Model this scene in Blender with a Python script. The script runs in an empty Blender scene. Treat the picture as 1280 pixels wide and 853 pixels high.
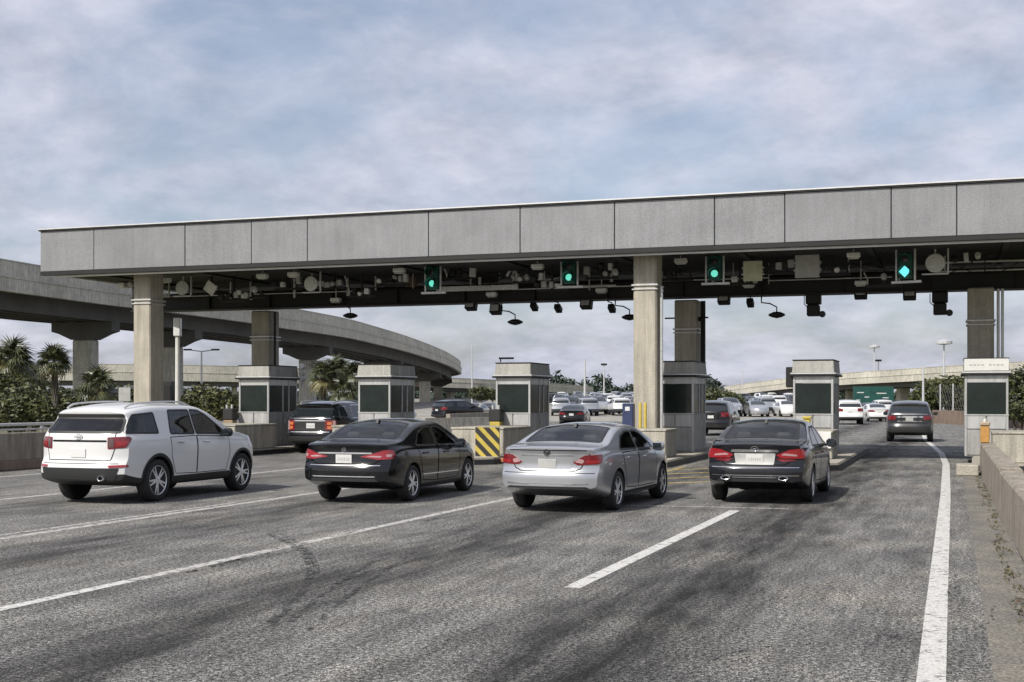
import bpy, bmesh, math, random
import numpy as np
from mathutils import Vector, Matrix
from mathutils.bvhtree import BVHTree

random.seed(7)
rng = np.random.default_rng(11)
R = math.radians
SC = bpy.context.scene
COL = SC.collection

# ------------------------------------------------------------------ camera
EYE = 1.85                      # eye height (m); traffic runs along +Y, the canopy along X
YAW = R(19.03)
FPX, YH = 1595.0, 499.0         # focal length and horizon in pixels of a 1280 wide frame
SN, CS = math.sin(YAW), math.cos(YAW)
KX = CS / FPX
XV = 640 + FPX * math.tan(YAW)
cam_d = bpy.data.cameras.new('camera')
cam = bpy.data.objects.new('camera', cam_d)
COL.objects.link(cam)
cam.location = (0, 0, EYE)
cam.rotation_euler = (R(90), 0, YAW)
cam_d.sensor_width = 36
cam_d.lens = 36 * FPX / 1280
cam_d.shift_y = (YH - 426.5) / 1280
cam_d.clip_end = 6000
SC.camera = cam

# ------------------------------------------------------------------ sky, sun, exposure
LIGHT = Vector((0.42, 0.92, -1.0)).normalized()      # direction in which sunlight travels
world = bpy.data.worlds.new('World')
SC.world = world
world.use_nodes = True
wn, wl = world.node_tree.nodes, world.node_tree.links
wn.clear()
sky = wn.new('ShaderNodeTexSky')
sky.sky_type = 'NISHITA'
sky.sun_disc = False
sky.sun_elevation = math.asin(-LIGHT.z)
sky.sun_rotation = math.atan2(-LIGHT.x, -LIGHT.y)
sky.air_density = 1.0
sky.dust_density = 2.5
sky.ozone_density = 1.5
tc = wn.new('ShaderNodeTexCoord')
# clouds lie on a flat layer: direction divided by its height
sep = wn.new('ShaderNodeSeparateXYZ')
wl.new(tc.outputs['Generated'], sep.inputs[0])
zc = wn.new('ShaderNodeMath'); zc.operation = 'MAXIMUM'; zc.inputs[1].default_value = 0.0
wl.new(sep.outputs['Z'], zc.inputs[0])
za = wn.new('ShaderNodeMath'); za.operation = 'ADD'; za.inputs[1].default_value = 0.34
wl.new(zc.outputs[0], za.inputs[0])
dv = wn.new('ShaderNodeVectorMath'); dv.operation = 'DIVIDE'
cb = wn.new('ShaderNodeCombineXYZ')
for i in range(3): wl.new(za.outputs[0], cb.inputs[i])
wl.new(tc.outputs['Generated'], dv.inputs[0]); wl.new(cb.outputs[0], dv.inputs[1])
n1 = wn.new('ShaderNodeTexNoise'); n1.inputs['Scale'].default_value = 2.3
n1.inputs['Detail'].default_value = 9; n1.inputs['Roughness'].default_value = 0.58
n1.inputs['Distortion'].default_value = 0.6
wl.new(dv.outputs[0], n1.inputs['Vector'])
r1 = wn.new('ShaderNodeValToRGB')
r1.color_ramp.elements[0].position = 0.36; r1.color_ramp.elements[0].color = (0, 0, 0, 1)
r1.color_ramp.elements[1].position = 0.62; r1.color_ramp.elements[1].color = (1, 1, 1, 1)
wl.new(n1.outputs['Fac'], r1.inputs['Fac'])
n2 = wn.new('ShaderNodeTexNoise'); n2.inputs['Scale'].default_value = 7.0
n2.inputs['Detail'].default_value = 10; n2.inputs['Roughness'].default_value = 0.6
wl.new(dv.outputs[0], n2.inputs['Vector'])
r2 = wn.new('ShaderNodeValToRGB')
r2.color_ramp.elements[0].position = 0.30; r2.color_ramp.elements[0].color = (3.4, 3.65, 4.45, 1)
r2.color_ramp.elements[1].position = 0.72; r2.color_ramp.elements[1].color = (6.0, 6.0, 6.85, 1)
wl.new(n2.outputs['Fac'], r2.inputs['Fac'])
cf = wn.new('ShaderNodeMath'); cf.operation = 'MULTIPLY_ADD'
cf.inputs[1].default_value = 0.62; cf.inputs[2].default_value = 0.34
wl.new(r1.outputs['Color'], cf.inputs[0])
mx = wn.new('ShaderNodeMix'); mx.data_type = 'RGBA'
wl.new(cf.outputs[0], mx.inputs['Factor'])
wl.new(sky.outputs['Color'], mx.inputs['A']); wl.new(r2.outputs['Color'], mx.inputs['B'])
bg = wn.new('ShaderNodeBackground'); bg.inputs['Strength'].default_value = 0.095
wl.new(mx.outputs['Result'], bg.inputs['Color'])
wo = wn.new('ShaderNodeOutputWorld')
wl.new(bg.outputs[0], wo.inputs['Surface'])

sun_d = bpy.data.lights.new('sun', 'SUN')
sun_d.energy = 3.6
sun_d.angle = R(1.2)
sun_d.color = (1.0, 0.955, 0.88)
sun = bpy.data.objects.new('sun', sun_d)
COL.objects.link(sun)
sun.location = (-40, -40, 60)
sun.rotation_euler = LIGHT.to_track_quat('-Z', 'Y').to_euler()

SC.view_settings.view_transform = 'Standard'
SC.view_settings.look = 'None'
SC.view_settings.exposure = 0.5
SC.view_settings.gamma = 1.0

# ------------------------------------------------------------------ survey helpers
def onY(px, py, Y):
    t = (px - XV) * KX
    X = t * Y * CS / (1 + t * SN)
    d = -X * SN + Y * CS
    return X, EYE - (py - YH) * d / FPX
def at(px, py, d):
    r = (px - 640) * d / FPX
    return Vector((r * CS - d * SN, r * SN + d * CS, EYE - (py - YH) * d / FPX))
def gnd(px, d):
    v = at(px, YH, d); v.z = 0; return v
def topx(p):
    d = -p[0] * SN + p[1] * CS
    return 640 + FPX * (p[0] * CS + p[1] * SN) / d

# ------------------------------------------------------------------ materials
MATS = {}
def mat(name, col, rough=0.6, metal=0.0, var=0.0, vs=4.0, bump=0.0, bs=60.0, spec=0.5, coat=0.0,
        col2=None, streak=0.0, emit=None, es=0.0, alpha=None, trans=0.0, speck=0.0, ss=80.0):
    if name in MATS: return MATS[name]
    m = bpy.data.materials.new(name); m.use_nodes = True
    n, l = m.node_tree.nodes, m.node_tree.links
    b = n['Principled BSDF']
    b.inputs['Roughness'].default_value = rough
    b.inputs['Metallic'].default_value = metal
    b.inputs['Specular IOR Level'].default_value = spec
    b.inputs['Coat Weight'].default_value = coat
    b.inputs['Coat Roughness'].default_value = 0.06
    b.inputs['Base Color'].default_value = (*col, 1)
    if trans: b.inputs['Transmission Weight'].default_value = trans
    if emit:
        b.inputs['Emission Color'].default_value = (*emit, 1); b.inputs['Emission Strength'].default_value = es
    t = None
    if var or streak or bump or speck:
        t = n.new('ShaderNodeTexCoord')
        geo = n.new('ShaderNodeNewGeometry')
    cur = None
    if var:
        nz = n.new('ShaderNodeTexNoise'); nz.inputs['Scale'].default_value = vs; nz.inputs['Detail'].default_value = 8
        nz.inputs['Roughness'].default_value = 0.65
        l.new(geo.outputs['Position'], nz.inputs['Vector'])
        rp = n.new('ShaderNodeValToRGB')
        c2 = col2 or tuple(c * (1 - var) for c in col)
        rp.color_ramp.elements[0].position = 0.32; rp.color_ramp.elements[0].color = (*c2, 1)
        rp.color_ramp.elements[1].position = 0.68; rp.color_ramp.elements[1].color = (*col, 1)
        l.new(nz.outputs['Fac'], rp.inputs['Fac']); cur = rp.outputs['Color']
    if streak:
        mp = n.new('ShaderNodeMapping'); mp.inputs['Scale'].default_value = (3.2, 3.2, 0.22)
        l.new(geo.outputs['Position'], mp.inputs['Vector'])
        nz = n.new('ShaderNodeTexNoise'); nz.inputs['Scale'].default_value = 2.2; nz.inputs['Detail'].default_value = 7
        nz.inputs['Roughness'].default_value = 0.7
        l.new(mp.outputs[0], nz.inputs['Vector'])
        rp = n.new('ShaderNodeValToRGB')
        rp.color_ramp.elements[0].position = 0.34; rp.color_ramp.elements[0].color = (1 - streak,) * 3 + (1,)
        rp.color_ramp.elements[1].position = 0.6; rp.color_ramp.elements[1].color = (1, 1, 1, 1)
        l.new(nz.outputs['Fac'], rp.inputs['Fac'])
        mm = n.new('ShaderNodeMix'); mm.data_type = 'RGBA'; mm.blend_type = 'MULTIPLY'; mm.inputs['Factor'].default_value = 1
        if cur is not None: l.new(cur, mm.inputs['A'])
        else: mm.inputs['A'].default_value = (*col, 1)
        l.new(rp.outputs['Color'], mm.inputs['B']); cur = mm.outputs['Result']
    if speck:
        nz = n.new('ShaderNodeTexNoise'); nz.inputs['Scale'].default_value = ss; nz.inputs['Detail'].default_value = 3
        l.new(geo.outputs['Position'], nz.inputs['Vector'])
        rp = n.new('ShaderNodeValToRGB')
        rp.color_ramp.elements[0].position = 0.36; rp.color_ramp.elements[0].color = (1 - speck,) * 3 + (1,)
        rp.color_ramp.elements[1].position = 0.64; rp.color_ramp.elements[1].color = (1 + speck,) * 3 + (1,)
        l.new(nz.outputs['Fac'], rp.inputs['Fac'])
        mm = n.new('ShaderNodeMix'); mm.data_type = 'RGBA'; mm.blend_type = 'MULTIPLY'; mm.inputs['Factor'].default_value = 1
        if cur is not None: l.new(cur, mm.inputs['A'])
        else: mm.inputs['A'].default_value = (*col, 1)
        l.new(rp.outputs['Color'], mm.inputs['B']); cur = mm.outputs['Result']
    if cur is not None: l.new(cur, b.inputs['Base Color'])
    if bump:
        nz = n.new('ShaderNodeTexNoise'); nz.inputs['Scale'].default_value = bs; nz.inputs['Detail'].default_value = 5
        l.new(geo.outputs['Position'], nz.inputs['Vector'])
        bp = n.new('ShaderNodeBump'); bp.inputs['Strength'].default_value = bump; bp.inputs['Distance'].default_value = 0.02
        l.new(nz.outputs['Fac'], bp.inputs['Height']); l.new(bp.outputs[0], b.inputs['Normal'])
    MATS[name] = m
    return m

M_conc = mat('concrete', (0.46, 0.43, 0.36), 0.85, var=0.3, vs=1.3, streak=0.42, bump=0.35, bs=35, speck=0.16, ss=30)
M_col = mat('column_concrete', (0.46, 0.42, 0.345), 0.85, var=0.22, vs=1.6, streak=0.30, bump=0.3, bs=40, speck=0.14, ss=34)
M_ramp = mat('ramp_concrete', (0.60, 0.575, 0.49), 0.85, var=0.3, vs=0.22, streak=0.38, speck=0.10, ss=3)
M_ramp_shade = mat('underdeck_shade_concrete', (0.13, 0.127, 0.12), 0.9, var=0.3, vs=0.4)  # ramp concrete darkened: shade under the deck overhang put into the colour
M_barrier = mat('barrier_concrete', (0.36, 0.315, 0.255), 0.88, var=0.35, vs=1.4, streak=0.5, bump=0.4, bs=30, speck=0.2, ss=40)
M_kerb = mat('kerb_concrete', (0.40, 0.37, 0.31), 0.9, var=0.4, vs=1.5, speck=0.2, ss=30)
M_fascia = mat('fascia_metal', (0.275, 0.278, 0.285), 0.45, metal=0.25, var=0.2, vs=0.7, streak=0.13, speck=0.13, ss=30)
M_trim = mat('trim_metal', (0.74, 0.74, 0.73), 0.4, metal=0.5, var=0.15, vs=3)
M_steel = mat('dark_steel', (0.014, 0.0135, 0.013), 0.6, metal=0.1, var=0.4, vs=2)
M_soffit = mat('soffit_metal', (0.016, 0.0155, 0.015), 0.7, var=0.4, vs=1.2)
M_pipe = mat('galvanised_pipe', (0.66, 0.66, 0.65), 0.4, metal=0.4, var=0.25, vs=8)
M_alu = mat('booth_aluminium', (0.54, 0.54, 0.525), 0.42, metal=0.35, var=0.2, vs=3, streak=0.22)
M_booth = mat('booth_panel', (0.38, 0.38, 0.36), 0.55, metal=0.1, var=0.25, vs=2.2, streak=0.35, speck=0.1, ss=30)
M_cap = mat('booth_parapet', (0.40, 0.39, 0.355), 0.6, metal=0.1, var=0.22, vs=2.2, streak=0.3, speck=0.1, ss=30)
M_glass = mat('dark_glass', (0.016, 0.021, 0.024), 0.04, spec=0.8, coat=0.2)
M_bglass = mat('booth_glass', (0.018, 0.026, 0.024), 0.12, spec=0.35, var=0.4, vs=2)
M_black = mat('black_plastic', (0.018, 0.018, 0.018), 0.55)
M_rub = mat('tyre_rubber', (0.022, 0.022, 0.022), 0.85, var=0.3, vs=20)
M_seam = mat('panel_gap', (0.004, 0.004, 0.004), 0.9, spec=0.1)
M_rim = mat('alloy', (0.80, 0.80, 0.80), 0.3, metal=0.6)
M_rimd = mat('brake_dark', (0.03, 0.03, 0.03), 0.6)
M_chrome = mat('chrome', (0.75, 0.75, 0.76), 0.15, metal=1.0)
M_red = mat('tail_lamp_red', (0.28, 0.012, 0.018), 0.12, coat=1.0)
M_redd = mat('tail_lamp_dark_red', (0.16, 0.008, 0.012), 0.12, coat=1.0)
M_clear = mat('tail_lamp_clear', (0.40, 0.25, 0.25), 0.15, coat=1.0)
M_amber = mat('tail_lamp_amber', (0.55, 0.16, 0.05), 0.15, coat=1.0)
M_plate = mat('licence_plate', (0.62, 0.62, 0.60), 0.5, var=0.2, vs=30)
M_white = mat('white_paint', (0.66, 0.65, 0.62), 0.5, var=0.15, vs=3)
M_yel = mat('yellow_paint', (0.52, 0.40, 0.07), 0.5, var=0.3, vs=6)
M_ora = mat('orange_paint', (0.46, 0.24, 0.06), 0.55, var=0.3, vs=6)
M_orab = mat('orange_kerb_paint', (0.46, 0.20, 0.09), 0.7, var=0.4, vs=5)
M_blue = mat('blue_cabinet', (0.030, 0.045, 0.11), 0.4, var=0.3, vs=6)
M_grey = mat('grey_box', (0.48, 0.48, 0.46), 0.5, metal=0.2, var=0.25, vs=6)
M_box = mat('floodlight_housing', (0.80, 0.80, 0.78), 0.45, metal=0.2, var=0.2, vs=10)
M_cream = mat('cream_panel', (0.62, 0.62, 0.44), 0.6, var=0.25, vs=5)
M_sgreen = mat('signal_green_housing', (0.014, 0.11, 0.085), 0.5, var=0.3, vs=10)  # green housing, its teal cast from the lit lens put into the colour
M_lens = mat('green_lens_lit', (0.1, 0.5, 0.4), 0.3, emit=(0.16, 0.80, 0.60), es=0.62)
M_lensc = mat('cyan_lens_lit', (0.1, 0.5, 0.5), 0.3, emit=(0.14, 0.72, 0.74), es=0.85)
M_lenso = mat('dark_lens', (0.05, 0.045, 0.04), 0.25)
M_disc = mat('pale_disc', (0.72, 0.73, 0.70), 0.5, metal=0.2, var=0.3, vs=12)
M_leafd = mat('leaf_dark', (0.036, 0.046, 0.020), 0.55, var=0.5, vs=2.5)
M_leaf = mat('leaf_olive', (0.105, 0.115, 0.036), 0.55, var=0.55, vs=2.5)
M_leafy = mat('leaf_yellow_green', (0.17, 0.165, 0.06), 0.55, var=0.5, vs=2.5)
M_palm = mat('palm_leaf', (0.075, 0.085, 0.034), 0.42, var=0.55, vs=3.0)
M_palmy = mat('palm_leaf_dry', (0.20, 0.18, 0.075), 0.5, var=0.4, vs=3.0)
M_trunk = mat('palm_trunk', (0.11, 0.095, 0.075), 0.9, var=0.5, vs=8, bump=0.6, bs=20)
M_bark = mat('bark', (0.09, 0.075, 0.055), 0.9, var=0.4, vs=8)
M_far = mat('far_foliage', (0.050, 0.075, 0.055), 0.8, var=0.5, vs=0.12)
M_teal = mat('teal_board', (0.016, 0.085, 0.07), 0.5, var=0.4, vs=1.2)
M_brick = mat('brown_wall', (0.26, 0.19, 0.145), 0.85, var=0.35, vs=1.4, streak=0.3)

def see_through_glass():
    m = bpy.data.materials.new('tinted_glass'); m.use_nodes = True
    n, l = m.node_tree.nodes, m.node_tree.links; n.clear()
    tr = n.new('ShaderNodeBsdfTransparent'); tr.inputs['Color'].default_value = (0.58, 0.64, 0.65, 1)
    gl = n.new('ShaderNodeBsdfGlossy'); gl.inputs['Roughness'].default_value = 0.03
    fr = n.new('ShaderNodeFresnel'); fr.inputs['IOR'].default_value = 1.75
    ms = n.new('ShaderNodeMixShader'); o = n.new('ShaderNodeOutputMaterial')
    l.new(fr.outputs[0], ms.inputs[0]); l.new(tr.outputs[0], ms.inputs[1]); l.new(gl.outputs[0], ms.inputs[2]); l.new(ms.outputs[0], o.inputs['Surface'])
    return m
M_tint = see_through_glass()
M_cabin = mat('cabin_lining', (0.16, 0.16, 0.155), 0.85, var=0.2, vs=6)
M_seat = mat('seat_cloth', (0.09, 0.087, 0.082), 0.85, var=0.3, vs=12)
# ------------------------------------------------------------------ mesh helpers
def bx(bm, x0, x1, y0, y1, z0, z1, bev=0.0, mi=0, M=None):
    vs = [bm.verts.new(((x0, x1)[i & 1], (y0, y1)[(i >> 1) & 1], (z0, z1)[(i >> 2) & 1])) for i in range(8)]
    fs = [bm.faces.new([vs[i] for i in q]) for q in ((0, 2, 3, 1), (4, 5, 7, 6), (0, 1, 5, 4), (2, 6, 7, 3), (0, 4, 6, 2), (1, 3, 7, 5))]
    for f in fs: f.material_index = mi
    vv = vs
    if bev > 0:
        es = list({e for f in fs for e in f.edges})
        r = bmesh.ops.bevel(bm, geom=es, offset=bev, segments=1, affect='EDGES', profile=0.5)
        vv = list({v for f in r['faces'] for v in f.verts})
        for f in r['faces']: f.material_index = mi
    if M is not None: bmesh.ops.transform(bm, matrix=M, verts=vv)
    return vv
def tube(bm, pts, rad, seg=8, mi=0, cap=True):
    pts = [Vector(p) for p in pts]
    rads = rad if isinstance(rad, (list, tuple)) else [rad] * len(pts)
    rings = []
    for i, p in enumerate(pts):
        t = (pts[min(i + 1, len(pts) - 1)] - pts[max(i - 1, 0)]).normalized()
        a = t.cross(Vector((0, 0, 1)))
        if a.length < 1e-3: a = Vector((1, 0, 0))
        a.normalize(); b = t.cross(a)
        rings.append([bm.verts.new(p + (a * math.cos(2 * math.pi * k / seg) + b * math.sin(2 * math.pi * k / seg)) * rads[i]) for k in range(seg)])
    for i in range(len(rings) - 1):
        for k in range(seg):
            f = bm.faces.new((rings[i][k], rings[i][(k + 1) % seg], rings[i + 1][(k + 1) % seg], rings[i + 1][k])); f.material_index = mi
    if cap:
        f = bm.faces.new(rings[0][::-1]); f.material_index = mi
        f = bm.faces.new(rings[-1]); f.material_index = mi
def lathe(bm, prof, seg=24, mi=0, axis='X', M=None):
    rings = []
    nv = []
    for (a, r) in prof:
        ring = []
        for k in range(seg):
            t = 2 * math.pi * k / seg
            c, s = r * math.cos(t), r * math.sin(t)
            v = bm.verts.new((a, c, s) if axis == 'X' else ((c, a, s) if axis == 'Y' else (c, s, a)))
            ring.append(v); nv.append(v)
        rings.append(ring)
    for i in range(len(rings) - 1):
        for k in range(seg):
            f = bm.faces.new((rings[i][k], rings[i][(k + 1) % seg], rings[i + 1][(k + 1) % seg], rings[i + 1][k])); f.material_index = mi
    if prof[0][1] > 1e-6:
        f = bm.faces.new(rings[0][::-1]); f.material_index = mi
    if prof[-1][1] > 1e-6:
        f = bm.faces.new(rings[-1]); f.material_index = mi
    if M is not None: bmesh.ops.transform(bm, matrix=M, verts=nv)
    return nv
def prism(bm, poly, axis, a0, a1, mi=0):
    def mk(p, a): return (a, p[0], p[1]) if axis == 'X' else ((p[0], a, p[1]) if axis == 'Y' else (p[0], p[1], a))
    A = [bm.verts.new(mk(p, a0)) for p in poly]; B = [bm.verts.new(mk(p, a1)) for p in poly]
    n = len(poly)
    fs = [bm.faces.new(A), bm.faces.new(B[::-1])]
    for i in range(n): fs.append(bm.faces.new((A[i], B[i], B[(i + 1) % n], A[(i + 1) % n])))
    for f in fs: f.material_index = mi
    return A + B
def finish(bm, name, mats, smooth=False, ang=35):
    bmesh.ops.recalc_face_normals(bm, faces=bm.faces)
    me = bpy.data.meshes.new(name)
    bm.to_mesh(me); bm.free()
    for m in (mats if isinstance(mats, (list, tuple)) else [mats]): me.materials.append(m)
    if smooth:
        me.polygons.foreach_set('use_smooth', [True] * len(me.polygons))
        me.set_sharp_from_angle(angle=R(ang))
    return me
def link(name, me, parent=None, loc=None, rz=0):
    o = bpy.data.objects.new(name, me)
    COL.objects.link(o)
    if parent is not None: o.parent = parent
    if loc is not None: o.location = loc
    if rz: o.rotation_euler = (0, 0, rz)
    return o
def obj(name, bm, mats, parent=None, smooth=False, ang=35, loc=None):
    return link(name, finish(bm, name, mats, smooth, ang), parent, loc)
def boxo(name, x0, x1, y0, y1, z0, z1, m, parent=None, bev=0.0):
    bm = bmesh.new(); bx(bm, x0, x1, y0, y1, z0, z1, bev)
    return obj(name, bm, m, parent)
def pyo(name, vs, fs, m, parent=None, smooth=False):
    me = bpy.data.meshes.new(name); me.from_pydata(vs, [], fs); me.update()
    for mm in (m if isinstance(m, (list, tuple)) else [m]): me.materials.append(mm)
    if smooth: me.polygons.foreach_set('use_smooth', [True] * len(me.polygons))
    return link(name, me, parent)
def thing(name, label, cat, loc=(0, 0, 0), rz=0, group=None):
    o = bpy.data.objects.new(name, None); COL.objects.link(o)
    o.empty_display_size = 0.3
    o.location = loc; o.rotation_euler = (0, 0, rz)
    o['label'] = label; o['category'] = cat
    if group: o['group'] = group
    return o
def struct(o, label=None, kind='structure', cat=None):
    o['kind'] = kind
    if label: o['label'] = label
    if cat: o['category'] = cat
    return o
def copy_tree(o, parent=None):
    c = o.copy(); COL.objects.link(c); c.parent = parent
    for ch in o.children: copy_tree(ch, c)
    return c
NEW = bmesh.new
# ================================================================== THE SETTING
# ---- ground, one sheet to the horizon
M_ground = mat('dry_ground', (0.17, 0.155, 0.085), 0.95, var=0.45, vs=0.5, col2=(0.085, 0.09, 0.04), speck=0.25, ss=14, bump=0.5, bs=12)
bm = NEW()
bmesh.ops.create_grid(bm, x_segments=24, y_segments=24, size=3200)
g = obj('ground', bm, M_ground); g.location = (0, 900, -0.05); struct(g)

# ---- road: worn pavement with darker tyre bands down each lane
def road_material():
    m = bpy.data.materials.new('road_pavement'); m.use_nodes = True
    n, l = m.node_tree.nodes, m.node_tree.links
    b = n['Principled BSDF']; b.inputs['Roughness'].default_value = 0.88; b.inputs['Specular IOR Level'].default_value = 0.3
    geo = n.new('ShaderNodeNewGeometry')
    def noise(scale, det=6, rough=0.6, vec=None, dist=0.0):
        t = n.new('ShaderNodeTexNoise'); t.inputs['Scale'].default_value = scale; t.inputs['Detail'].default_value = det
        t.inputs['Roughness'].default_value = rough; t.inputs['Distortion'].default_value = dist
        l.new(vec or geo.outputs['Position'], t.inputs['Vector']); return t.outputs['Fac']
    def ramp(fac, stops):
        r = n.new('ShaderNodeValToRGB'); el = r.color_ramp.elements
        while len(el) < len(stops): el.new(0.5)
        for e, (p, c) in zip(el, stops):
            e.position = p; e.color = (c, c, c, 1) if not isinstance(c, tuple) else (*c, 1)
        l.new(fac, r.inputs['Fac']); return r.outputs['Color']
    def mul(a, c, f=1.0):
        x = n.new('ShaderNodeMix'); x.data_type = 'RGBA'; x.blend_type = 'MULTIPLY'; x.inputs['Factor'].default_value = f
        l.new(a, x.inputs['A']); l.new(c, x.inputs['B']); return x.outputs['Result']
    def math_(op, a, c=None, v=None):
        x = n.new('ShaderNodeMath'); x.operation = op
        l.new(a, x.inputs[0])
        if c is not None: l.new(c, x.inputs[1])
        elif v is not None: x.inputs[1].default_value = v
        return x.outputs[0]
    st = n.new('ShaderNodeMapping'); st.inputs['Scale'].default_value = (1.0, 0.14, 1.0)      # drawn out along the traffic
    l.new(geo.outputs['Position'], st.inputs['Vector']); sv = st.outputs[0]
    base = ramp(noise(0.55, 7, 0.65), [(0.28, (0.115, 0.114, 0.112)), (0.52, (0.195, 0.190, 0.178)), (0.72, (0.285, 0.262, 0.226))])
    # tyre bands across X
    sx = n.new('ShaderNodeSeparateXYZ'); l.new(geo.outputs['Position'], sx.inputs[0])
    wob = math_('MULTIPLY', math_('SUBTRACT', noise(0.35, 3), v=0.5), v=1.3)
    xx = math_('ADD', sx.outputs['X'], wob)
    u = math_('MULTIPLY', math_('ADD', xx, v=24.0), v=1 / 26.0)
    def U(x): return (x + 24.0) / 26.0
    stops = [(0.0, 0.9)]
    for c, dk in ((-15.0, .58), (-10.4, .42), (-5.9, .30), (-2.5, .17)):
        stops += [(U(c - 1.25), 1.0), (U(c - 0.25), dk), (U(c + 0.35), dk), (U(c + 1.2), 1.0)]
    stops = [s for s in stops if 0 <= s[0] <= 1] + [(1.0, 0.92)]
    band = ramp(u, stops)
    # bands break up into long streaks
    brk = ramp(noise(3.2, 8, 0.72, sv), [(0.38, 0.30), (0.60, 1.05)])
    bf = n.new('ShaderNodeMix'); bf.data_type = 'RGBA'; bf.inputs['A'].default_value = (1, 1, 1, 1)
    l.new(band, bf.inputs['B']); l.new(ramp(noise(1.6, 6, 0.7, sv), [(0.40, 1.0), (0.70, 0.30)]), bf.inputs['Factor'])
    c = mul(base, bf.outputs['Result']); c = mul(c, brk, 0.65)
    # oil spots, then the exposed grains
    c = mul(c, ramp(noise(1.7, 5, 0.5), [(0.26, 0.45), (0.335, 1.0)]), 0.8)
    c = mul(c, ramp(noise(25, 6, 0.82), [(0.42, 0.10), (0.5, 0.90), (0.58, 1.95)]), 1.0)
    c = mul(c, ramp(noise(70, 2, 0.6), [(0.42, 0.20), (0.58, 1.8)]), 1.0)
    l.new(c, b.inputs['Base Color'])
    bp = n.new('ShaderNodeBump'); bp.inputs['Strength'].default_value = 0.7; bp.inputs['Distance'].default_value = 0.012
    l.new(noise(55, 5, 0.7), bp.inputs['Height']); l.new(bp.outputs[0], b.inputs['Normal'])
    return m
M_road = road_material()
road_poly = [(-23.4, -12), (0.95, -12), (0.72, 22), (0.75, 47), (3.2, 52), (6, 80), (8, 130), (12, 190), (-150, 190), (-75, 95), (-34, 56), (-24.6, 47.5), (-23.4, 40)]
road = pyo('road', [(x, y, 0.0) for x, y in road_poly], [list(range(len(road_poly)))], M_road); struct(road)
M_far_road = mat('far_pavement', (0.30, 0.285, 0.25), 0.9, var=0.3, vs=0.06, speck=0.15, ss=1.5)
# gently rising car park beyond the plaza
lot = pyo('parking_lot', [tuple(gnd(520, 104)) , tuple(gnd(1010, 104)), tuple(gnd(1030, 300)), tuple(gnd(500, 300))], [(0, 1, 2, 3)], M_far_road)
for i, z in ((0, 0.006), (1, 0.006), (2, 1.95), (3, 1.95)): lot.data.vertices[i].co.z = z
struct(lot)
def lot_z(d): return 0.006 + max(0.0, (d - 104) / 196 * 1.944)

# shoulder strip with weeds at the foot of the right-hand barrier
M_shoulder = mat('gravel_shoulder', (0.20, 0.182, 0.15), 0.95, var=0.5, vs=1.5, col2=(0.10, 0.097, 0.092), speck=0.45, ss=38, bump=0.8, bs=25)
sh = pyo('shoulder', [(0.28, -12, 0.004), (0.93, -12, 0.004), (0.70, 22, 0.004), (0.70, 33, 0.004), (0.24, 33, 0.004)], [(0, 1, 2, 3, 4)], M_shoulder); struct(sh)

# ---- painted lines: thin worn sheets that belong to the road
def line_material(nm, col, wear=0.45):
    m = mat(nm, col, 0.75, var=0.0)
    n, l = m.node_tree.nodes, m.node_tree.links
    b = n['Principled BSDF']; out = n['Material Output']
    geo = n.new('ShaderNodeNewGeometry')
    a = n.new('ShaderNodeTexNoise'); a.inputs['Scale'].default_value = 9; a.inputs['Detail'].default_value = 10; a.inputs['Roughness'].default_value = 0.75
    l.new(geo.outputs['Position'], a.inputs['Vector'])
    rp = n.new('ShaderNodeValToRGB'); rp.color_ramp.elements[0].position = wear - 0.10; rp.color_ramp.elements[1].position = wear
    l.new(a.outputs['Fac'], rp.inputs['Fac']); l.new(rp.outputs['Color'], b.inputs['Alpha'])
    a2 = n.new('ShaderNodeTexNoise'); a2.inputs['Scale'].default_value = 40; a2.inputs['Detail'].default_value = 5
    l.new(geo.outputs['Position'], a2.inputs['Vector'])
    r2_ = n.new('ShaderNodeValToRGB'); r2_.color_ramp.elements[0].position = 0.3; r2_.color_ramp.elements[0].color = (*[c * 0.6 for c in col], 1)
    r2_.color_ramp.elements[1].position = 0.62; r2_.color_ramp.elements[1].color = (*col, 1)
    l.new(a2.outputs['Fac'], r2_.inputs['Fac']); l.new(r2_.outputs['Color'], b.inputs['Base Color'])
    return m
M_line = line_material('line_white', (0.60, 0.59, 0.56), 0.465)
M_linew = line_material('line_white_worn', (0.52, 0.50, 0.47), 0.50)
M_liney = line_material('line_yellow', (0.55, 0.42, 0.12), 0.50)
M_skid = line_material('skid_rubber', (0.045, 0.045, 0.045), 0.585)
def strip(name, pts, w, m, z=0.004):
    vs, fs = [], []
    for i, p in enumerate(pts):
        a, b_ = pts[max(i - 1, 0)], pts[min(i + 1, len(pts) - 1)]
        t = Vector((b_[0] - a[0], b_[1] - a[1])).normalized(); nn = Vector((-t.y, t.x)) * w / 2
        vs += [(p[0] - nn.x, p[1] - nn.y, z), (p[0] + nn.x, p[1] + nn.y, z)]
    for i in range(len(pts) - 1): fs.append((2 * i, 2 * i + 1, 2 * i + 3, 2 * i + 2))
    return pyo(name, vs, fs, m, road)
strip('edge_line', [(-0.13, -8), (-0.13, 12), (-0.12, 26), (-0.16, 38), (-0.35, 46), (-1.1, 60), (-1.7, 78), (-2.0, 100)], 0.185, M_line)
strip('lane_line', [(-3.52, 12.0), (-3.40, 21.2)], 0.17, M_line)
strip('lane_line', [(-3.24, 28.3), (-3.1, 36.0)], 0.17, M_line)
strip('lane_line', [(-3.55, -8), (-3.55, 3)], 0.17, M_line)
strip('lane_line', [(-7.95, 2), (-7.9, 11.0)], 0.15, M_line)
strip('lane_line', [(-7.9, 11.05), (-7.78, 22), (-7.6, 31)], 0.16, M_linew)
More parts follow.
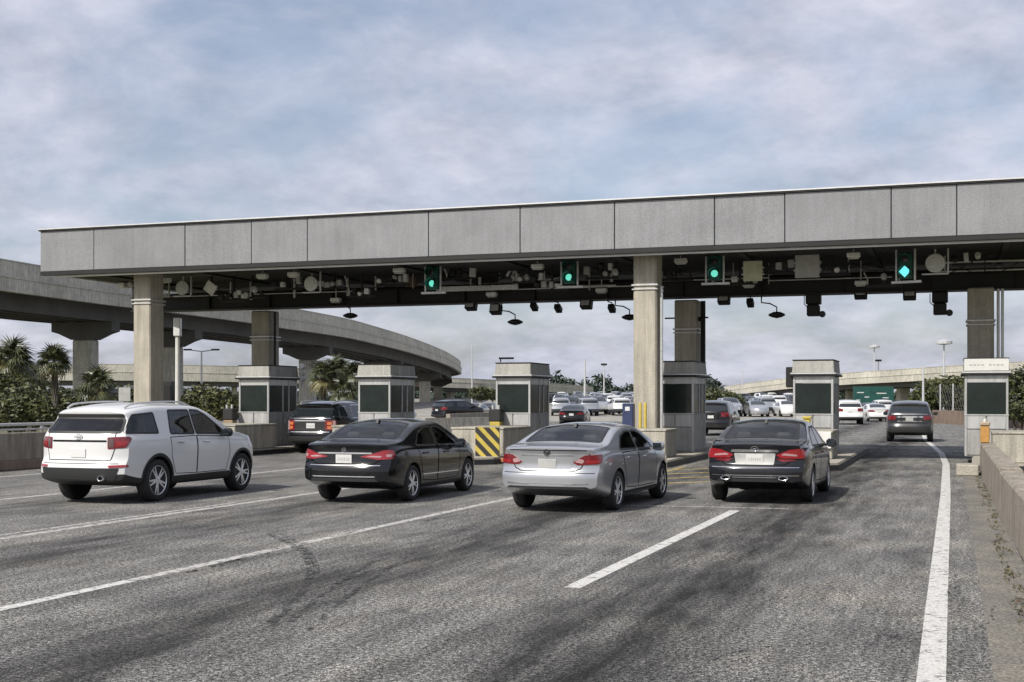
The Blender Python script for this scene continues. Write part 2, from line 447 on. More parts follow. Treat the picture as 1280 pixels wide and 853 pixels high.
strip('lane_line', [(-12.0, 4), (-11.9, 16), (-11.8, 28)], 0.17, M_linew)
strip('lane_line', [(-12.35, 4), (-12.2, 14), (-12.1, 20)], 0.10, M_linew)
strip('lane_line', [(-16.6, 8), (-16.5, 20), (-16.4, 31)], 0.17, M_linew)
strip('edge_line', [(-21.4, 8), (-21.3, 22), (-21.2, 36)], 0.15, M_linew)
strip('lane_line', [(-5.4, 21.6), (-4.0, 21.75), (-2.6, 21.8)], 0.09, M_linew)      # thin stop bar behind the dark saloon
for i in range(4):
    strip('hatch_line', [(-6.9, 26.5 + i * 2.1), (-4.9, 28.7 + i * 2.1)], 0.16, M_liney)
strip('hatch_line', [(-6.95, 25.5), (-6.9, 34.5)], 0.10, M_liney)
strip('hatch_line', [(-4.8, 27.5), (-4.75, 34.5)], 0.10, M_liney)
# curved skid marks in the foreground
def arc(p0, p1, p2, n=16):
    p0, p1, p2 = Vector(p0), Vector(p1), Vector(p2)
    return [tuple(((1 - t) ** 2) * p0 + 2 * t * (1 - t) * p1 + t * t * p2) for t in [i / n for i in range(n + 1)]]
def gp(px, py):
    v = gnd(px, FPX * EYE / (py - YH)); return (v.x, v.y)
strip('skid_mark', arc(gp(330, 785), gp(440, 705), gp(335, 668)), 0.09, M_skid, 0.008)
strip('skid_mark', arc(gp(385, 790), gp(440, 735), gp(520, 690)), 0.06, M_skid, 0.008)
strip('skid_mark', arc(gp(360, 780), gp(410, 735), gp(470, 700)), 0.06, M_skid, 0.008)
strip('skid_mark', arc(gp(395, 720), gp(400, 690), gp(350, 668)), 0.07, M_skid, 0.008)
for k in range(9):
    px = random.uniform(240, 620); py = 628 + (630 - px) * 0.2164 + random.uniform(-3, 3)
    a = gp(px - random.uniform(14, 26), py + random.uniform(4, 7)); b_ = gp(px + random.uniform(14, 26), py - random.uniform(3, 7))
    strip('skid_mark', arc(a, ((a[0] + b_[0]) / 2 + random.uniform(-.1, .1), (a[1] + b_[1]) / 2), b_, 6), 0.07, M_skid, 0.008)

# sealed cracks: thin wandering dark seams in the pavement
rc = random.Random(5)
for (x, y, an_, L_) in ((-1.6, 9, .1, 9), (-4.9, 12, -.15, 7), (-9.3, 13, 1.35, 4), (-6.7, 8, .2, 6), (-2.7, 17, 1.5, 2.2), (-12.9, 17, .05, 8), (-0.9, 14, 1.45, 1.6), (-5.6, 15.5, 1.5, 3.4), (-1.9, 27, 1.45, 2.4), (-10.6, 10.5, .1, 6)):
    pts_ = [(x, y)]; hd = an_
    for k in range(int(L_ / .25)):
        hd = an_ + (hd - an_) * .75 + rc.uniform(-.55, .55); pts_.append((pts_[-1][0] + math.sin(hd) * .25, pts_[-1][1] + math.cos(hd) * .25))
    strip('crack', pts_, 0.022, M_skid, 0.006)
# ---- weeds along the right barrier (nobody could count them)
def leaf_cloud(name, centres, n, size, m, parent=None, flat=0.0, seed=1):
    """n small leaf quads spread through ellipsoids (cx,cy,cz,rx,ry,rz), denser near the surface."""
    g_ = np.random.default_rng(seed)
    c = np.array(centres, float)
    wts = (c[:, 3] * c[:, 4] * c[:, 5]) ** (2 / 3); wts /= wts.sum()
    idx = g_.choice(len(c), n, p=wts)
    u = g_.normal(size=(n, 3)); u /= np.linalg.norm(u, axis=1)[:, None]
    rr = g_.uniform(0.35, 1.0, n) ** 0.45 * g_.uniform(0.86, 1.12, n)
    p = c[idx, :3] + u * rr[:, None] * c[idx, 3:6]
    a = g_.normal(size=(n, 3)); a[:, 2] *= 0.6; a /= np.linalg.norm(a, axis=1)[:, None]
    b = np.cross(a, g_.normal(size=(n, 3))); b /= np.linalg.norm(b, axis=1)[:, None]
    s = size * g_.uniform(0.6, 1.35, n)
    L, W = a * s[:, None], b * (s * 0.42)[:, None]
    v = np.empty((n, 4, 3)); v[:, 0] = p - L; v[:, 1] = p + W; v[:, 2] = p + L; v[:, 3] = p - W
    me = bpy.data.meshes.new(name)
    me.vertices.add(4 * n); me.vertices.foreach_set('co', v.reshape(-1))
    me.loops.add(4 * n); me.loops.foreach_set('vertex_index', np.arange(4 * n, dtype=np.int32))
    me.polygons.add(n); me.polygons.foreach_set('loop_start', np.arange(n, dtype=np.int32) * 4)
    ms = m if isinstance(m, list) else [m]
    for mm in ms: me.materials.append(mm)
    me.polygons.foreach_set('material_index', g_.integers(0, len(ms), n).astype(np.int32))
    me.update(calc_edges=True)
    return link(name, me, parent)
wc = []
for k in range(130):
    y = random.uniform(8, 34) ; wc.append((0.62 + random.uniform(-0.10, 0.05), y, 0.01, random.uniform(.02, .06), random.uniform(.05, .4), random.uniform(.01, .03)))
o = leaf_cloud('weeds', wc, 2400, 0.016, [M_leafd, M_leaf, mat('dead_leaf', (.16, .12, .07), .8, var=.4, vs=9), mat('dead_leaf', (.16, .12, .07))], seed=3); struct(o, 'low weeds and dead leaves along the foot of the right concrete barrier', 'stuff', 'weeds')

# ---- concrete barriers
def sweep(path, prof, closed=True):
    """prof: (offset to the right of travel, z) swept along a plan polyline with mitred corners"""
    bm = NEW(); rings = []
    for i, p in enumerate(path):
        a, b_ = path[max(i - 1, 0)], path[min(i + 1, len(path) - 1)]
        t = Vector((b_[0] - a[0], b_[1] - a[1])).normalized(); nn = Vector((t.y, -t.x))
        z0 = p[2] if len(p) > 2 else 0.0
        rings.append([bm.verts.new((p[0] + nn.x * q, p[1] + nn.y * q, z0 + z)) for q, z in prof])
    n = len(prof)
    for i in range(len(rings) - 1):
        for k in range(n if closed else n - 1):
            bm.faces.new((rings[i][k], rings[i][(k + 1) % n], rings[i + 1][(k + 1) % n], rings[i + 1][k]))
    if closed:
        bm.faces.new(rings[0][::-1]); bm.faces.new(rings[-1])
    return bm
t = thing('concrete_barrier', 'low sloped concrete barrier wall leading to the rightmost booth', 'barrier', (0.67, 22, 0))
prf = [(0, 0.002), (0.02, 0.66), (0.05, 0.70), (0.34, 0.70), (0.38, 0.66), (0.44, 0.002)]
segs = [[(1.05, -6), (0.96, 2)], [(0.955, 2.02), (0.86, 10)], [(0.855, 10.02), (0.77, 16)], [(0.767, 16.02), (0.70, 22)], [(0.70, 22.05), (0.685, 27)], [(0.685, 27.02), (0.67, 32)], [(0.67, 32.02), (0.66, 34.6)]]
for i, s in enumerate(segs):
    dz = 0.04 if i > 3 else 0.0
    bm = sweep([(x - 0.67, y - 22) for x, y in s], [(a, z + (dz if z > .1 else 0)) for a, z in prf])
    bmesh.ops.bevel(bm, geom=[e for e in bm.edges if e.calc_length() < 0.6], offset=0.012, segments=1, affect='EDGES')
    obj('wall_segment', bm, M_barrier, t)
# left-hand wall with a steel rail on top, leading to the leftmost booth
t = thing('left_barrier', 'brown concrete wall with steel rail behind the white SUV', 'barrier', (-23.1, 20, 0))
for i in range(6):
    y0 = 8 + i * 4.5
    bm = NEW(); bx(bm, -0.32, 0, y0 - 20, y0 + 4.47 - 20, 0.24, 0.97, 0.02); obj('wall_segment', bm, M_barrier, t)
    bm = NEW(); bx(bm, -0.36, 0.06, y0 - 20, y0 + 4.47 - 20, 0.0, 0.245, 0.02); obj('footing', bm, M_brick, t)
bm = NEW(); bx(bm, -0.25, -0.17, -13, 14.8, 1.14, 1.22, 0.015); bx(bm, -0.25, -0.17, -13, 14.8, 1.02, 1.07, 0.01); obj('rail', bm, M_pipe, t)
for i in range(14):
    bm = NEW(); bx(bm, -0.24, -0.18, -12.5 + i * 2.1, -12.44 + i * 2.1, 0.97, 1.145); obj('rail_post', bm, M_pipe, t)

# ---- toll islands (raised kerbs), one per booth
ISL = [(0.98, 'rightmost'), (-3.9, 'second from right'), (-8.35, 'third from right'), (-13.35, 'third from left'), (-18.3, 'second from left'), (-22.75, 'leftmost')]
for X, w_ in ISL:
    hw = 1.15 if X > -20 else 1.1
    y0, y1 = (33.2, 46.2)
    if X > 0: y0 = 34.7
    if X < -16: y0 = 36.0
    pl = [(-hw + .05, y0 + 0.6 - 39), (-hw * .5, y0 - 39), (hw * .5, y0 - 39), (hw, y0 + 0.6 - 39), (hw, y1 - 0.6 - 39), (hw * .5, y1 - 39), (-hw * .5, y1 - 39), (-hw, y1 - 0.6 - 39)]
    if X > 0: pl = [(-0.5, y0 - 39), (hw, y0 - 39), (hw, y1 - 39), (-0.35, y1 - 39)]
    bm = NEW(); prism(bm, pl, 'Z', 0.0, 0.2)
    bmesh.ops.bevel(bm, geom=[e for e in bm.edges if all(v.co.z > .1 for v in e.verts)], offset=0.03, segments=2, affect='EDGES')
    o = obj('toll_island', bm, M_kerb, loc=(X, 39, 0)); o['label'] = f'raised concrete kerb island under the {w_} toll booth'; o['category'] = 'kerb island'; o['group'] = 'toll islands'
    bm = NEW(); prism(bm, [(x * 1.004, y * 1.001) for x, y in pl], 'Z', 0.012, 0.15); obj('kerb_face', bm, M_black, o)

# ================================================================== CANOPY
YF, YB, ZF0, ZF1 = 36.3, 46.0, 6.24, 7.69
canopy = thing('toll_canopy', 'long grey panelled canopy spanning the toll lanes', 'canopy', (-9, 41, 0))
canopy_off = Vector((-9, 41, 0))
def cbox(name, x0, x1, y0, y1, z0, z1, m, bev=0.0, parent=None):
    bm = NEW(); bx(bm, x0 + 9, x1 + 9, y0 - 41, y1 - 41, z0, z1, bev)
    return obj(name, bm, m, parent or canopy)
XL = onY(50, 300, YF)[0]; XR = 16.0
seams = [50, 117, 231, 314, 384, 535.5, 650, 768, 893, 981, 1114, 1196]
sx_ = [onY(p, 300, YF)[0] for p in seams] + [2.9, 5.6, 8.4, 11.0, 13.6, XR]
for a, b_ in zip(sx_[:-1], sx_[1:]):
    cbox('fascia_panel', a + 0.012, b_ - 0.012, YF + random.uniform(0, .012), YF + 0.06, ZF0, ZF1 - 0.07, M_fascia, 0.01)
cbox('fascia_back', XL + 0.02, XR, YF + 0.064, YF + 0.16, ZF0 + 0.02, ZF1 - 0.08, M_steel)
cbox('coping', XL - 0.03, XR, YF - 0.05, YF + 0.2, ZF1 - 0.064, ZF1 - 0.02, M_steel)
cbox('coping_trim', XL - 0.03, XR, YF - 0.07, YF + 0.2, ZF1 - 0.018, ZF1 + 0.02, M_trim)
cbox('drip_edge', XL, XR, YF + 0.02, YF + 0.2, ZF0 - 0.13, ZF0 - 0.004, M_steel)
cbox('drip_trim', XL + 0.4, XR, YF + 0.24, YF + 0.30, ZF0 - 0.19, ZF0 - 0.13, M_trim)
cbox('end_panel', XL, XL + 0.06, YF + 0.17, YB - 0.08, ZF0, ZF1 - 0.07, M_fascia)
cbox('end_trim', XL - 0.02, XL + 0.08, YF + 0.21, YB - 0.1, ZF0 - 0.06, ZF0 - 0.004, M_trim)
cbox('rear_fascia', XL, XR, YB - 0.07, YB, ZF0 - 0.1, ZF1 - 0.07, M_fascia)
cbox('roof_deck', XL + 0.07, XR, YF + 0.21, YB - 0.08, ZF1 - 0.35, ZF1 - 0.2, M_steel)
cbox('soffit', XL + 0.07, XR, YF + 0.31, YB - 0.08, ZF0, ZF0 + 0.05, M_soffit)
# purlins under the soffit
for k in range(12):
    x = XL + 1.5 + k * 3.7
    cbox('purlin', x, x + 0.16, YF + 0.4, YB - 0.2, ZF0 - 0.07, ZF0 - 0.003, M_steel)
# main beam behind the front columns
XB0 = onY(165, 380, 42.2)[0]
ZB0, ZB1 = 5.24, 5.80
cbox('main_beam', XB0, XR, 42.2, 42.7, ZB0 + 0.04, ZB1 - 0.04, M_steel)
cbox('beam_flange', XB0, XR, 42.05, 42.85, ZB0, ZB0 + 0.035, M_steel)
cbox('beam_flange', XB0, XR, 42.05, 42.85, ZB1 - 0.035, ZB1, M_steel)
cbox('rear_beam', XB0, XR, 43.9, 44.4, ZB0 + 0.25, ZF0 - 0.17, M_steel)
for k in range(16):
    x = XB0 + 0.9 + k * 2.6
    cbox('beam_stiffener', x, x + 0.04, 42.07, 42.195, ZB0 + 0.04, ZB1 - 0.04, M_steel)
# conduits slung along the beam
for (px0, px1, y0, y1, r_, mm) in ((186, 440, 372, 365, .022, M_pipe), (640, 806, 362, 354, .025, M_pipe), (806, 960, 352, 349, .025, M_pipe), (960, 1115, 351, 343, .02, M_pipe), (1170, 1420, 329, 318, .035, M_pipe), (1170, 1420, 340, 330, .03, M_pipe), (700, 770, 359, 356, .05, M_pipe)):
    a = onY(px0, y0, 41.9); b_ = onY(px1, y1, 41.9)
    bm = NEW(); tube(bm, [(a[0] + 9, 0.9, a[1]), (b_[0] + 9, 0.9, a[1])], r_, 8)
    o = obj('conduit', bm, mm, canopy, True)
# loose cables drooping between the fittings
for k in range(14):
    px = 190 + k * 78 + random.uniform(-20, 20); y_ = 40.2 + random.uniform(0, 1.6)
    x0 = onY(px, 340, y_)[0] + 9; L_ = random.uniform(1.2, 2.6); sag = random.uniform(.12, .4); zt = ZF0 - random.uniform(.05, .35)
    bm = NEW(); tube(bm, [(x0 + L_ * q / 8, y_ - 41, zt - sag * (1 - (q / 4 - 1) ** 2)) for q in range(9)], .014, 5); obj('cable', bm, random.choice([M_pipe, M_steel, M_steel]), canopy, True)
# vertical drop rods
for k in range(22):
    px = 175 + k * 50 + random.uniform(-16, 16); y_ = 40.9 + random.uniform(0, .9)
    x0 = onY(px, 340, y_)[0] + 9
    bm = NEW(); bx(bm, x0, x0 + random.choice((.03, .05, .08)), y_ - 41, y_ - 40.95, ZB1 - random.uniform(0, .3), ZF0 - .003); obj('drop_rod', bm, random.choice([M_pipe, M_grey, M_steel]), canopy)
# open catwalk frame between the two left signals
def frame_panel(px0, px1, pyt, pyb, Y, curve=False):
    a = onY(px0, pyb, Y); b_ = onY(px1, pyb, Y); zt = onY(px0, pyt, Y)[1]
    x0, x1, z0 = a[0] + 9, b_[0] + 9, a[1]; y = Y - 41
    bm = NEW()
    bx(bm, x0, x1, y - .05, y + .05, z0 - .09, z0 + .09, .01)
    bx(bm, x0 + (x1 - x0) * .52, x0 + (x1 - x0) * .52 + .09, y - .04, y + .04, z0 + .092, ZF0 - .17)
    tube(bm, [(x1 - .06, y, z0 + .07), (x1 - .06, y, z0 + .45), (x1 - .2, y, z0 + .75), (x1 - .42, y, ZF0 - .17)], .06, 8)
    obj('access_frame', bm, M_pipe, canopy)
frame_panel(546, 648, 325, 362, 41.4)

def col_obj(label, px, Yc, w, dpt, z1, group='canopy columns'):
    X = onY(px, 400, Yc - dpt / 2)[0]
    t = thing('canopy_column', label, 'column', (X, Yc, 0), group=group)
    bm = NEW(); bx(bm, -w / 2, w / 2, -dpt / 2, dpt / 2, 0.203, z1, 0.04); obj('shaft', bm, M_col, t)
    bm = NEW(); bx(bm, -w / 2 - .05, w / 2 + .05, -dpt / 2 - .05, dpt / 2 + .05, z1 - 1.02, z1 - .97, .01)
    bx(bm, -w / 2 - .04, w / 2 + .04, -dpt / 2 - .04, dpt / 2 + .04, z1 - 1.14, z1 - 1.10, .01); obj('band', bm, M_pipe, t)
    return t, X
ZC = ZF0 - 0.01
c1, X1 = col_obj('tall bright concrete column in front of the middle toll booth', 806, 37.5, 0.70, 0.82, ZC)
c2, X2 = col_obj('concrete column at the left end of the canopy beside the overpass', 177, 37.5, 0.68, 0.82, ZC)
c3, X3 = col_obj('concrete column standing behind the rightmost booth', 1226, 41.6, 0.76, 0.82, ZB0 - .01)
c4, X4 = col_obj('shaded column rising behind the middle toll booth', 857, 43.4, 0.78, 0.8, ZB0 - .01)
c5, X5 = col_obj('column rising behind the leftmost toll booth', 325, 43.4, 0.78, 0.8, ZB0 - .01)
for c, X, xs in ((c4, X4, (.52, .6)), (c5, X5, (.53,)), (c3, X3, (.5, .62)), (c1, X1, (.46,))):
    for x in xs:
        bm = NEW(); tube(bm, [(x, -.2, 0.25), (x, -.2, ZB0 - .05)], 0.045, 8); obj('drain_pipe', bm, M_pipe if c in (c3, c1) else M_steel, c, True)
bm = NEW(); tube(bm, [(.55, -.1, 4.55), (.4, -.15, 4.55)], .05, 8); tube(bm, [(-.75, -.25, 4.62), (.75, -.25, 4.62)], .03, 6); obj('bracket', bm, M_steel, c4)

# ================================================================== BOOTHS
def booth(label, X, Y=39.0, slanted=True):
    t = thing('toll_booth', label, 'booth', (X, Y, 0.203), group='toll booths in a row under the canopy')
    W, D = 0.59, 2.05
    z = lambda v: v - 0.2
    # lower panels with recessed joints
    bm = NEW(); bx(bm, -W + .03, W - .03, 0.03, D - .03, 0, z(1.40), 0.0); obj('body', bm, M_booth, t)
    for (x0, x1) in ((-W + .07, -.02), (.02, W - .07)):
        bm = NEW(); bx(bm, x0, x1, 0.0, 0.026, z(.99), z(1.36), .008); obj('front_panel', bm, M_alu, t)
        bm = NEW(); bx(bm, x0, x1, 0.0, 0.026, z(.24), z(.96), .008); obj('front_panel', bm, M_booth, t)
    for (y0, y1) in ((.08, .98), (1.02, 1.42), (1.46, 1.97)):
        for s in (-1, 1):
            bm = NEW(); bx(bm, *( (W - .026, W) if s > 0 else (-W, -W + .026)), y0, y1, z(.24), z(1.36), .008); obj('side_panel', bm, M_booth, t)
    # mullions
    for (x0, x1, y0, y1) in ((-W, -W + .065, 0, .065), (W - .065, W, 0, .065), (-W, -W + .065, D - .065, D), (W - .065, W, D - .065, D), (W - .05, W, .99, 1.04), (W - .05, W, 1.42, 1.47), (-W, -W + .05, .99, 1.04), (-W, -W + .05, 1.42, 1.47)):
        bm = NEW(); bx(bm, x0, x1, y0, y1, 0.0 if (x1 - x0) > .06 else z(1.40), z(2.53), .008); obj('mullion', bm, M_alu, t)
    # panes
    bm = NEW(); bx(bm, -W + .068, W - .068, .03, .042, z(1.405), z(2.315)); obj('window', bm, M_bglass, t)
    bm = NEW(); bx(bm, -W + .068, W - .068, D - .042, D - .03, z(1.405), z(2.315)); obj('window', bm, M_bglass, t)
    for s in (-1, 1):
        for (y0, y1) in ((.068, .987), (1.043, 1.417), (1.473, 1.983)):
            x = s * (W - .03)
            bm = NEW(); bx(bm, min(x, x - s * .012), max(x, x - s * .012), y0, y1, z(1.405), z(2.315)); obj('window', bm, M_bglass, t)
    # sills, transoms
    bm = NEW(); bx(bm, -W - .012, W + .012, -.014, -.001, z(1.37), z(1.41), .004); obj('sill', bm, M_alu, t)
    bm = NEW(); bx(bm, -W + .066, W - .066, .012, .05, z(2.32), z(2.53), .006); obj('transom', bm, M_alu, t)
    for s in (-1, 1):
        x0, x1 = (W - .05, W - .012) if s > 0 else (-W + .012, -W + .05)
        bm = NEW(); bx(bm, x0, x1, .066, D - .066, z(2.32), z(2.53), .006); obj('transom', bm, M_alu, t)
    bm = NEW(); bx(bm, -W - .1, W + .1, -.1, D + .1, z(2.532), z(2.585), .01); obj('roof_edge', bm, M_steel, t)
    bm = NEW(); bx(bm, -W - .075, W + .075, -.075, D + .075, z(2.588), z(2.635), .01); obj('roof_trim', bm, M_trim, t)
    # parapet cap, slightly tapered
    bm = NEW(); vv = bx(bm, -W - .03, W + .03, -.03, D + .03, z(2.638), z(3.0), .0)
    for v in bm.verts:
        if v.co.z > z(2.9): v.co.x *= 0.955; v.co.y = 1.0 + (v.co.y - 1.0) * 0.965
    bmesh.ops.bevel(bm, geom=list(bm.edges), offset=.012, segments=1, affect='EDGES'); cap = obj('parapet', bm, M_cap, t)
    bm = NEW(); bx(bm, -W * .955 - .05, W * .955 + .05, -.02, D - .01, z(3.003), z(3.03), .006); obj('parapet_trim', bm, M_steel, cap)
    # door handle on the right side
    bm = NEW(); bx(bm, W + .002, W + .03, 1.1, 1.13, z(1.0), z(1.18), .006); obj('door_handle', bm, M_pipe, t)
    return t
BO = [('grey toll booth at the right edge, backed by a concrete column', 0.93), ('toll booth standing just right of the dark saloon', -3.93), ('toll booth right of the tall bright column', -8.12), ('toll booth behind the yellow and black striped board', -13.42), ('toll booth rising directly behind the black saloon', -18.35), ('leftmost toll booth, ahead of the white SUV', -22.95)]
booths = []
for lb, X in BO: booths.append(booth(lb, X))
bm = NEW(); bx(bm, -.60, .60, -.05, -.034, 2.46, 2.80, .004); o = obj('name_board', bm, M_white, booths[0])
for k in range(9):      # print too small to read
    if k == 4: continue
    bm = NEW(); bx(bm, -.46 + k * .105, -.46 + k * .105 + .07, -.056, -.0505, 2.61, 2.65); obj('print_mark', bm, M_grey, o)
# small fixtures on booths
def fixture(i, name, bm, m, loc, label, cat):
    o = obj(name, bm, m, loc=loc); o['label'] = label; o['category'] = cat; return o
# ================================================================== ELEVATED ROADS
def smooth_path(pts, n=70):
    pts = [Vector(p) for p in pts]; P = [pts[0] * 2 - pts[1]] + pts + [pts[-1] * 2 - pts[-2]]
    out = []
    m = len(pts) - 1
    for k in range(n + 1):
        t = k / n * m; i = min(int(t), m - 1); f = t - i
        a, b_, c, d = P[i], P[i + 1], P[i + 2], P[i + 3]
        out.append(0.5 * ((2 * b_) + (-a + c) * f + (2 * a - 5 * b_ + 4 * c - d) * f * f + (-a + 3 * b_ - 3 * c + d) * f ** 3))
    return out
def ramp(name, label, near, width, band=1.05, wall=1.1, gird=1.35, ng=5, piers=(), pier_w=2.2, seg=70, left=True, cap=True, gpr=1.0):
    """near: path (x,y,z) of the visible lower deck edge; the deck lies to the left of travel"""
    path = smooth_path(near, seg)
    o0 = Vector((path[0].x, path[0].y, 0))
    t = thing(name, label, 'overpass', o0)
    s = -1 if left else 1
    loc = [(p.x - o0.x, p.y - o0.y, p.z) for p in path]
    def part(nm, prof, m):
        bm = sweep(loc, [(s * a, z) for a, z in prof]); return obj(nm, bm, m, t)
    part('edge_beam', [(0, 0), (0, band), (.5, band), (.5, 0)], M_ramp)
    part('parapet', [(.14, band + .02), (.17, band + wall), (.42, band + wall), (.45, band + .02)], M_ramp)
    part('ledge', [(-.06, band - .02), (-.06, band + .10), (.10, band + .10), (.10, band - .02)], M_ramp)
    part('parapet_cap', [(.13, band + wall + .003), (.13, band + wall + .08), (.46, band + wall + .08), (.46, band + wall + .003)], M_ramp)
    part('edge_beam', [(width - .5, 0), (width - .5, band), (width, band), (width, 0)], M_ramp)
    part('parapet', [(width - .45, band + .02), (width - .42, band + wall), (width - .17, band + wall), (width - .14, band + .02)], M_ramp)
    part('deck', [(.505, .25), (.505, band * .75), (width - .505, band * .75), (width - .505, .25)], M_ramp_shade)
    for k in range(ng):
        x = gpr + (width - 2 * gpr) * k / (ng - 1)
        part('girder', [(x - .14, -gird), (x - .14, .245), (x + .14, .245), (x + .14, -gird)], M_ramp_shade)
    for px in piers:
        best = None
        for i, p in enumerate(path):
            a, b_ = path[max(i - 1, 0)], path[min(i + 1, len(path) - 1)]
            tt = Vector((b_.x - a.x, b_.y - a.y)).normalized(); nn = Vector((tt.y, -tt.x)) * s
            c = Vector((p.x + nn.x * width * .45, p.y + nn.y * width * .45, p.z))
            e = abs(topx(c) - px)
            if best is None or e < best[0]: best = (e, c, math.atan2(nn.y, nn.x))
        _, c, an = best
        bm = NEW(); hw = pier_w / 2; zt = c.z - gird - .004
        bx(bm, -hw, hw, -hw * .6, hw * .6, -.05, zt - (1.5 if cap else .0), .12)
        o = obj('pier', bm, M_ramp, t); o.location = (c.x - o0.x, c.y - o0.y, 0); o.rotation_euler = (0, 0, an)
        if cap:
            bm = NEW(); w2 = min(width * .3, 2.9)
            prism(bm, [(-hw - .05, zt - 1.5), (hw + .05, zt - 1.5), (w2 * .75, zt - 1.0), (w2, zt - .8), (w2, zt), (-w2, zt), (-w2, zt - .8), (-w2 * .75, zt - 1.0)], 'Y', -hw * .66, hw * .66)
            k = obj('pier_cap', bm, M_ramp_shade, o)
    return t, path
pts = [(-150, 343, 78), (0, 363, 90), (130, 380.5, 102), (200, 389, 110), (308, 403, 124), (345, 409, 130), (430, 421.5, 150), (470, 430, 166), (510, 440, 186), (545, 451, 210), (565, 459, 232), (576, 466, 255), (574, 469, 280), (556, 472, 300)]
ramp('elevated_ramp', 'large curved concrete flyover sweeping behind the canopy on the left', [at(*p) for p in pts], 10.8, band=1.0, wall=1.2, gird=1.1, gpr=2.2, piers=(-60, 112, 209, 383, 482, 531, 555, 566), pier_w=1.9, seg=90)
pts = [(-120, 476, 235), (0, 476, 240), (160, 476, 246), (310, 478, 255), (450, 482, 270)]
ramp('low_viaduct', 'low grey viaduct beyond the flyover, seen under its deck', [at(*p) for p in pts], 9, band=1.6, wall=1.5, gird=.9, ng=4, piers=(20, 90, 190, 290, 400), pier_w=1.4, seg=30, cap=False)
pts = [(440, 481, 290), (580, 485.5, 305), (640, 488, 316), (690, 490.5, 330), (742, 494.5, 345)]
ramp('far_overpass', 'distant low overpass sloping down behind the middle booths', [at(*p) for p in pts], 8, band=1.3, wall=1.0, gird=.8, ng=4, piers=(560, 612, 628, 700, 716), pier_w=2.0, seg=30, cap=False)
pts = [(1420, 466.5, 150), (1280, 470.5, 168), (1205, 473.5, 180), (1127, 477.5, 195), (1050, 481.5, 212), (993, 485.5, 228), (940, 491, 246), (905, 495.5, 262)]
ramp('right_overpass', 'overpass rising to the right behind the right-hand booths', [at(*p) for p in pts], 9, band=1.0, wall=.9, gird=.75, ng=4, piers=(1390, 1262, 1129, 1060, 1010, 985, 950, 932), pier_w=1.9, seg=40, left=False, cap=False)
# ================================================================== VEHICLES
def pchip(pts):
    xs = np.array([p[0] for p in pts], float); ys = np.array([p[1] for p in pts], float)
    h = np.diff(xs); dl = np.diff(ys) / h
    d = np.zeros(len(xs)); d[0] = dl[0]; d[-1] = dl[-1]
    for i in range(1, len(xs) - 1):
        if dl[i - 1] * dl[i] > 0:
            w1, w2 = 2 * h[i] + h[i - 1], h[i] + 2 * h[i - 1]
            d[i] = (w1 + w2) / (w1 / dl[i - 1] + w2 / dl[i])
    def f(x):
        x = min(max(x, xs[0]), xs[-1]); i = min(int(np.searchsorted(xs, x, 'right')) - 1, len(h) - 1)
        t = (x - xs[i]) / h[i]
        return float((1 + 2 * t) * (1 - t) ** 2 * ys[i] + t * (1 - t) ** 2 * h[i] * d[i] + t * t * (3 - 2 * t) * ys[i + 1] + t * t * (t - 1) * h[i] * d[i + 1])
    return f
def chaikin(p, it):
    for _ in range(it):
        q = [p[0]]
        for a, b_ in zip(p[:-1], p[1:]):
            q.append((.75 * a[0] + .25 * b_[0], .75 * a[1] + .25 * b_[1])); q.append((.25 * a[0] + .75 * b_[0], .25 * a[1] + .75 * b_[1]))
        q.append(p[-1]); p = q
    return p
def rounded(poly, r=0.04, k=4):
    """round the corners of a 2D polygon"""
    out = []; n = len(poly)
    for i in range(n):
        p, a, b_ = Vector(poly[i]), Vector(poly[i - 1]), Vector(poly[(i + 1) % n])
        da, db = (a - p), (b_ - p); rr = min(r, da.length * .45, db.length * .45)
        s, e = p + da.normalized() * rr, p + db.normalized() * rr
        for j in range(k + 1):
            t = j / k; out.append(tuple((1 - t) ** 2 * s + 2 * t * (1 - t) * p + t * t * e))
    return out

